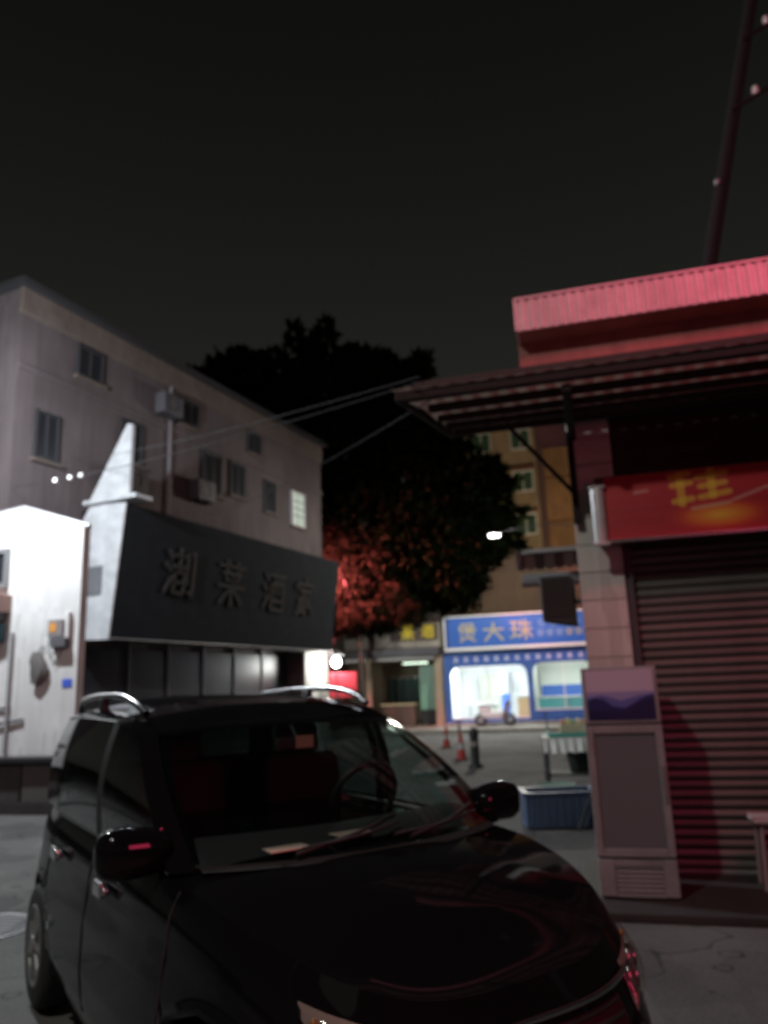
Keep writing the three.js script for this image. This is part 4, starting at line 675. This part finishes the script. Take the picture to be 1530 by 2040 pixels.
// ------------------------------------------------------------------ the parked car (local x across, z forward, origin under the foot of the windscreen)
{
  const car = thing('parked_car', 'black hatchback with roof rails parked in the foreground', 'car', [-0.096, 0, -3.187], 33);
  const paint = new THREE.MeshPhysicalMaterial({ color: lin(0.004, 0.004, 0.005), roughness: 0.5, specularIntensity: 0.0, clearcoat: 0.65, clearcoatRoughness: 0.06 });
  const trim = mat([0.012, 0.012, 0.013], 0.5), chrome = mat([0.6, 0.6, 0.62], 0.14, { metalness: 1 });
  const wheels = [[0.28, 1], [-2.2, 1], [0.28, -1], [-2.2, -1]];
  const zc = -1.015, LH = 1.985, WH = 0.84;
  const plan = (phi) => { const c = Math.cos(phi), s = Math.sin(phi), n = lerp(4.6, 3.4, THREE.MathUtils.smoothstep(c, -0.2, 0.35)); const r = Math.pow(Math.pow(Math.abs(c), n) + Math.pow(Math.abs(s), n), -1 / n); return [s * r, c * r]; };
  const edgeY = (z) => pw([[-2.9, 1.0], [-2.4, 1.0], [-0.2, 0.98], [0.05, 0.965], [0.3, 0.925], [0.55, 0.865], [0.72, 0.80], [0.85, 0.735], [0.95, 0.68], [1.05, 0.62]], z);
  const insetX = (t) => pw([[0, 0.08], [0.06, 0.04], [0.2, 0.012], [0.35, 0], [0.6, 0.004], [0.72, 0.018], [0.8, 0.022], [0.88, 0.032], [0.95, 0.05], [1, 0.075]], t);
  const insetF = (t) => pw([[0, 0.12], [0.12, 0.03], [0.3, 0], [0.55, 0.01], [0.75, 0.045], [0.9, 0.10], [1, 0.15]], t);
  const NU = 300, NV = 40, NT = 22;
  const shell = (phi, t) => {
    const [X, Z] = plan(phi); let x = X * (WH - insetX(t)), z = zc + Z * (LH - (Z > 0 ? insetF(t) * Z : insetX(t) * 0.8));
    const y = lerp(0.2, edgeY(z), t);
    for (const [wz, sd] of wheels) { if (Math.sign(x) !== sd || Math.abs(X) < 0.6) continue; const dd = Math.hypot(z - wz, y - 0.30), k = 1 - THREE.MathUtils.smoothstep(dd, 0.345, 0.365); x -= sd * 0.2 * k; x += sd * 0.012 * Math.exp(-Math.pow((dd - 0.375) / 0.02, 2)); }
    return [x, y, z];
  };
  const side = grid(NU, NV, (u, v) => shell(u * Math.PI * 2, v), true);
  const top = grid(NU, NT, (u, v) => { const [x, , z] = shell(u * Math.PI * 2, 1), s = 1 - v, sz = zc + (z - zc) * 0.55, zz = lerp(sz, z, s); return [x * s, lerp(edgeY(zz), edgeY(z), s * s * s * s) + 0.05 * (1 - Math.pow(s, 3)), zz]; }, true);
  const body = mesh('body', mergeVertices(mergeGeometries([side, top].map((g) => { g.deleteAttribute('uv'); return g; })), 1e-4), paint, car); body.geometry.computeVertexNormals();
  body.geometry.setAttribute('uv', new THREE.Float32BufferAttribute(new Float32Array(body.geometry.attributes.position.count * 2), 2));
  mesh('underside', box(-0.74, 0.74, 0.17, 0.215, -2.7, 0.8), M.rubber, car);
  // doors: seams and handles on both sides
  const surf = (sd, z, y) => { let best = null; for (let i = 0; i <= 400; i++) { const p = shell((sd > 0 ? 0 : Math.PI) + i / 400 * Math.PI, THREE.MathUtils.clamp((y - 0.2) / (edgeY(z) - 0.2), 0, 1)); const e = Math.abs(p[2] - z); if (!best || e < best[0]) best = [e, p]; } return best[1]; };
  for (const sd of [-1, 1]) {
    for (const z of [-0.02, -1.05, -2.02]) { const pts = []; for (let y = 0.32; y < 0.97; y += 0.08) { const p = surf(sd, z + (z < -2 ? (y - 0.6) * 0.25 : 0), y); pts.push([p[0] + sd * 0.001, p[1], p[2]]); } mesh('door_seam', tube(pts, 0.004, 20, 5), M.rubber, body); }
    for (const z of [-0.72, -1.66]) { const p = surf(sd, z, 0.86), h = mesh('door_handle', [rbox(-0.018, 0.018, -0.016, 0.016, -0.085, 0.085, 0.012), rbox(-0.024, 0.0, -0.03, 0.03, -0.06, 0.06, 0.01)], chrome, body); h.position.set(p[0] + sd * 0.026, p[1], p[2]); }
    const pts = []; for (let z = -0.1; z > -2.0; z -= 0.1) pts.push([sd * (0.758 + 0.016 * Math.min(1, -z / 0.8)), 1.0, z - 0.1]); mesh('belt_moulding', tube(pts, 0.009, 50, 6), mat([0.006, 0.006, 0.006], 1), body);
  }
  // greenhouse
  const cols = [
    [[0, 1.0, 0.06], [0, 1.46, -0.72]], [[-0.36, 1.0, 0.02], [-0.35, 1.455, -0.74]], [[-0.665, 0.995, -0.09], [-0.605, 1.44, -0.80]],
    [[-0.755, 0.995, -0.13], [-0.665, 1.45, -0.88]], [[-0.772, 0.998, -1.03], [-0.69, 1.50, -1.10]], [[-0.775, 0.998, -1.12], [-0.692, 1.505, -1.18]],
    [[-0.772, 1.005, -2.0], [-0.688, 1.515, -2.0]], [[-0.768, 1.008, -2.1], [-0.684, 1.515, -2.07]], [[-0.745, 1.02, -2.55], [-0.66, 1.50, -2.42]],
    [[-0.66, 1.03, -2.78], [-0.59, 1.485, -2.6]], [[0, 1.04, -2.86], [0, 1.51, -2.66]],
  ];
  const mir = (c) => c.map(([x, y, z]) => [-x, y, z]);
  const ptAt = (a, b, u, v) => { const p = [0, 1, 2].map((i) => lerp(lerp(a[0][i], b[0][i], u), lerp(a[1][i], b[1][i], u), v)); const bul = 0.035 * Math.sin(Math.PI * v); const L = Math.hypot(p[0], (p[2] + 1.4) * 0.5) || 1; return [p[0] + bul * p[0] / L, p[1] + bul * 0.25, p[2] + bul * (p[2] + 1.4) * 0.5 / L]; };
  const patch = (list, nu = 8) => { // one pane over consecutive columns
    const N = list.length - 1;
    return grid(nu * N, 12, (u, v) => { const s = Math.min(N - 1e-6, u * N), i = Math.floor(s); let f = s - i; if (N >= 2) { const P0 = list[Math.max(0, i - 1)], P1 = list[i], P2 = list[i + 1], P3 = list[Math.min(N, i + 2)]; const cr = (k, j) => { const a = P0[j][k], b = P1[j][k], c = P2[j][k], d = P3[j][k]; return 0.5 * (2 * b + (c - a) * f + (2 * a - 5 * b + 4 * c - d) * f * f + (3 * b - a - 3 * c + d) * f * f * f); }; return ptAt([[cr(0, 0), cr(1, 0), cr(2, 0)], [cr(0, 1), cr(1, 1), cr(2, 1)]], [[cr(0, 0), cr(1, 0), cr(2, 0)], [cr(0, 1), cr(1, 1), cr(2, 1)]], 0, v); } return ptAt(list[i], list[i + 1], f, v); });
  };
  const solid = (g, d) => { // give a pillar patch thickness towards the cabin
    const b = g.clone(), p = b.attributes.position; for (let i = 0; i < p.count; i++) { const x = p.getX(i), z = p.getZ(i) + 1.4, L = Math.hypot(x, z * 0.6); p.setX(i, x - d * x / L); p.setZ(i, p.getZ(i) - d * z * 0.6 / L); }
    return [g, b];
  };
  const shield = glass([0.62, 0.72, 0.70], 0.02), tint = glass([0.42, 0.52, 0.50], 0.02), privacy = glass([0.10, 0.13, 0.13], 0.02);
  mesh('windscreen', patch([mir(cols[2]), mir(cols[1]), cols[0], cols[1], cols[2]], 6), shield, car);
  mesh('rear_window', patch([cols[9], cols[10], mir(cols[9])], 6), privacy, car);
  for (const f of [(c) => c, mir]) {
    mesh('a_pillar', solid(patch([f(cols[2]), f(cols[3])]), 0.05), paint, car).name = 'windscreen_pillar';
    mesh('door_window', patch([f(cols[3]), f(cols[4])]), tint, car);
    mesh('door_pillar', solid(patch([f(cols[4]), f(cols[5])]), 0.05), trim, car);
    mesh('door_window', patch([f(cols[5]), f(cols[6])]), privacy, car);
    mesh('door_pillar', solid(patch([f(cols[6]), f(cols[7])]), 0.05), paint, car);
    mesh('quarter_window', patch([f(cols[7]), f(cols[8])]), privacy, car);
    mesh('rear_pillar', solid(patch([f(cols[8]), f(cols[9])]), 0.06), paint, car);
  }
  // roof
  const loop = [cols[0], cols[1], cols[2], cols[3], cols[4], cols[5], cols[6], cols[7], cols[8], cols[9], cols[10], mir(cols[9]), mir(cols[8]), mir(cols[7]), mir(cols[6]), mir(cols[5]), mir(cols[4]), mir(cols[3]), mir(cols[2]), mir(cols[1])].map((c) => v3(c[1]));
  const lc = new THREE.CatmullRomCurve3(loop, true, 'centripetal');
  const roofY = (z) => pw([[-2.7, 1.545], [-2.3, 1.59], [-1.8, 1.605], [-1.35, 1.595], [-1.0, 1.55], [-0.72, 1.472]], z);
  const roof = grid(160, 16, (u, v) => { const e = lc.getPoint(u % 1), s = 1 - v, sz = -1.65 + (e.z + 1.65) * 0.62, z = lerp(sz, e.z, s), o = v === 0 ? 1.012 : 1; return [e.x * s * o, lerp(roofY(z), e.y, Math.pow(s, 3.2)) - (v === 0 ? 0.012 : 0), z]; }, true);
  mesh('roof', roof, paint, car);
  for (const sd of [-1, 1]) {
    const rail = mesh('roof_rail', tube([[sd * 0.60, 1.525, -1.0], [sd * 0.612, 1.562, -1.1], [sd * 0.62, 1.602, -1.32], [sd * 0.62, 1.614, -1.75], [sd * 0.612, 1.604, -2.15], [sd * 0.595, 1.58, -2.42], [sd * 0.585, 1.53, -2.5]], 0.018, 60, 10), M.steel, car);
    mesh('rail_foot', rbox(sd * 0.62 - 0.02, sd * 0.62 + 0.02, 1.53, 1.605, -1.79, -1.71, 0.01), trim, rail);
  }
  // mirrors
  for (const sd of [-1, 1]) {
    const g = new THREE.SphereGeometry(1, 36, 24); const p = g.attributes.position;
    for (let i = 0; i < p.count; i++) { let x = p.getX(i), y = p.getY(i), z = p.getZ(i); const n = 3, r = Math.pow(Math.abs(x) ** n + Math.abs(y) ** n + Math.abs(z) ** n, -1 / n); x *= r; y *= r; z *= r; if (z < 0) z *= 0.25; p.setXYZ(i, x * 0.135, y * (0.085 + 0.012 * x * sd), z * 0.10); }
    g.computeVertexNormals(); const m = mesh('door_mirror', g, paint, car); m.position.set(sd * 0.84, 1.06, -0.27); m.rotation.y = sd * 0.12;
    mesh('mirror_glass', rbox(-0.11, 0.11, -0.065, 0.065, -0.034, -0.028, 0.002), chrome, m);
    mesh('mirror_arm', bar([-sd * 0.1, -0.06, 0], [-sd * 0.20, -0.06, -0.02], 0.028, 10), trim, m);
  }
  // front: headlights, grille, chrome bar, lower intake
  const front = (x, t, off = 0) => { let best = null; for (let i = -200; i <= 200; i++) { const q = shell(i / 200 * 1.35, t); const e = Math.abs(q[0] - x); if (!best || e < best[0]) best = [e, q, i / 200 * 1.35]; } const p = best[1]; const L = Math.hypot(p[0] * 0.7, 1); return [p[0] + off * p[0] * 0.7 / L, p[1], p[2] + off / L]; };
  const strip = (x0, x1, t0, t1, off, n = 30) => grid(n, 5, (u, v) => front(lerp(x0, x1, u), lerp(t0, t1, v), off));
  for (const sd of [-1, 1]) {
    const hl = (u, v, off) => { const a = lerp(0.42, 0.62, u), t = lerp(0.74 + 0.06 * u, 0.92 - 0.02 * u, v); return front(sd * a, t, off); };
    const bowl = mesh('headlight', grid(24, 10, (u, v) => hl(u, v, 0.004)), mat([0.30, 0.285, 0.26], 0.3, { metalness: 0.35 }), car);
    for (const [u, v, r] of [[0.30, 0.5, 0.040], [0.62, 0.5, 0.034]]) { const c = hl(u, v, 0.008); const rf = new THREE.TorusGeometry(r, 0.007, 8, 24); rf.rotateY(sd * 0.5).rotateX(-0.35).translate(c[0], c[1], c[2] + 0.004); mesh('reflector_ring', rf, chrome, bowl); }
    const ic = hl(0.9, 0.6, 0.006); mesh('indicator', new THREE.SphereGeometry(0.012, 14, 10).translate(ic[0], ic[1], ic[2]), mat([0.25, 0.13, 0.03], 0.3), bowl);
    mesh('lens', grid(24, 10, (u, v) => hl(lerp(-0.02, 1.02, u), lerp(-0.03, 1.03, v), 0.035 * Math.sin(Math.PI * u) ** 0.5 * Math.sin(Math.PI * v) ** 0.5 + 0.008)), glass([0.93, 0.93, 0.9], 0.04), bowl);
  }
  mesh('grille', strip(-0.35, 0.35, 0.64, 0.86, 0.005), M.rubber, car);
  const cb = mesh('chrome_strip', tube(Array.from({ length: 25 }, (_, i) => front(lerp(-0.42, 0.42, i / 24), 0.90 - 0.0 * i, 0.014)), 0.011, 60, 8), chrome, car);
  mesh('chrome_strip', tube(Array.from({ length: 25 }, (_, i) => front(lerp(-0.40, 0.40, i / 24), 0.70, 0.016)), 0.014, 60, 8), chrome, car);
  for (const t of [0.75, 0.80, 0.85]) mesh('grille_bar', tube(Array.from({ length: 17 }, (_, i) => front(lerp(-0.33, 0.33, i / 16), t, 0.012)), 0.007, 40, 6), trim, car);
  mesh('emblem', new THREE.TorusGeometry(0.045, 0.009, 8, 28).translate(0, front(0, 0.78)[1], front(0, 0.78)[2] + 0.025), chrome, car);
  mesh('lower_intake', strip(-0.45, 0.45, 0.14, 0.34, 0.004), M.rubber, car);
  // wipers and cowl
  mesh('cowl', grid(30, 3, (u, v) => { const x = lerp(-0.66, 0.66, u); return [x, 1.012 - 0.012 * v, 0.075 - 0.17 * Math.pow(Math.abs(x) / 0.66, 2.2) + 0.05 * v]; }), mat([0.006, 0.006, 0.006], 1), car);
  for (const [x0, x1] of [[-0.35, 0.18], [0.15, 0.58]]) mesh('wiper', [tube([[x0, 1.03, 0.05], [(x0 + x1) / 2, 1.06, 0.005], [x1, 1.09, -0.11]], 0.008, 16, 6), tube([[x1 - 0.5, 1.045, 0.04], [x1 - 0.25, 1.055, 0.02], [x1 - 0.02, 1.07, -0.055]], 0.006, 16, 6)], M.rubber, car);
  // cabin: dashboard, seats, wheel
  const cloth = mat([0.03, 0.03, 0.032], 0.9);
  mesh('dashboard', grid(24, 10, (u, v) => { const x = lerp(-0.68, 0.68, u); return [x, 1.0 + 0.06 * Math.sin(Math.PI * Math.min(1, v * 1.25)) , lerp(-0.02, -0.62, v) - 0.12 * Math.pow(Math.abs(x) / 0.68, 2)]; }), mat([0.02, 0.02, 0.022], 0.8), car);
  for (const x of [-0.34, 0.34]) { const s = mesh('front_seat', new RoundedBoxGeometry(0.46, 0.34, 0.13, 4, 0.06).rotateX(-0.2).translate(x, 1.10, -1.28), cloth, car); mesh('headrest', new RoundedBoxGeometry(0.25, 0.16, 0.09, 4, 0.04).translate(x, 1.345, -1.34), cloth, s); mesh('headrest_stay', [bar([x - 0.06, 1.24, -1.33], [x - 0.06, 1.3, -1.34], 0.008), bar([x + 0.06, 1.24, -1.33], [x + 0.06, 1.3, -1.34], 0.008)], M.steel, s); }
  mesh('rear_seat', new RoundedBoxGeometry(1.2, 0.28, 0.14, 4, 0.06).rotateX(-0.2).translate(0, 1.09, -2.1), cloth, car);
  mesh('steering_wheel', new THREE.TorusGeometry(0.17, 0.016, 10, 36).rotateX(0.45).translate(0.34, 1.10, -0.62), trim, car);
  mesh('rear_view_mirror', [rbox(-0.11, 0.11, 1.335, 1.395, -0.66, -0.63, 0.012), bar([0, 1.39, -0.645], [0, 1.44, -0.70], 0.01)], trim, car);
  mesh('reflection_patch', [rbox(-0.02, 0.07, 1.345, 1.40, -0.615, -0.612, 0.001)], mat([0.42, 0.25, 0.17], 0.6), car).rotation.x = 0;  // orange patch stands in for a small reflection in the windscreen
  for (const [x, y, z, w] of [[-0.42, 1.035, 0.0, 0.16], [-0.12, 1.045, -0.04, 0.16]]) mesh('reflection_paper', rbox(x, x + w, y, y + 0.006, z - 0.09, z, 0.002), mat([0.5, 0.34, 0.28], 0.7), car);  // orange colour of the papers stands in for red reflections over the dashboard
  // wheels
  for (const [z, sd] of wheels) {
    const prof = [[0.19, -0.095], [0.27, -0.1], [0.30, -0.085], [0.312, -0.05], [0.312, 0.05], [0.30, 0.085], [0.27, 0.1], [0.19, 0.095]].map((q) => new THREE.Vector2(...q));
    const w = mesh('wheel', new THREE.LatheGeometry(prof, 40).rotateZ(-Math.PI / 2).translate(sd * 0.735, 0.31, z), M.rubber, car);
    mesh('rim', [new THREE.TorusGeometry(0.19, 0.018, 8, 36).rotateY(Math.PI / 2).translate(sd * 0.82, 0.31, z), ...Array.from({ length: 7 }, (_, k) => { const a = k / 7 * Math.PI * 2; return bar([sd * 0.825, 0.31, z], [sd * 0.815, 0.31 + Math.sin(a) * 0.19, z + Math.cos(a) * 0.19], 0.02, 6); }), cyl(0.05, 0.05, 0, -0.02, 0.02, 0, 16).rotateZ(Math.PI / 2).translate(sd * 0.825, 0.31, z)], M.greyMetal, w);
  }
}

renderer.render(scene, camera);
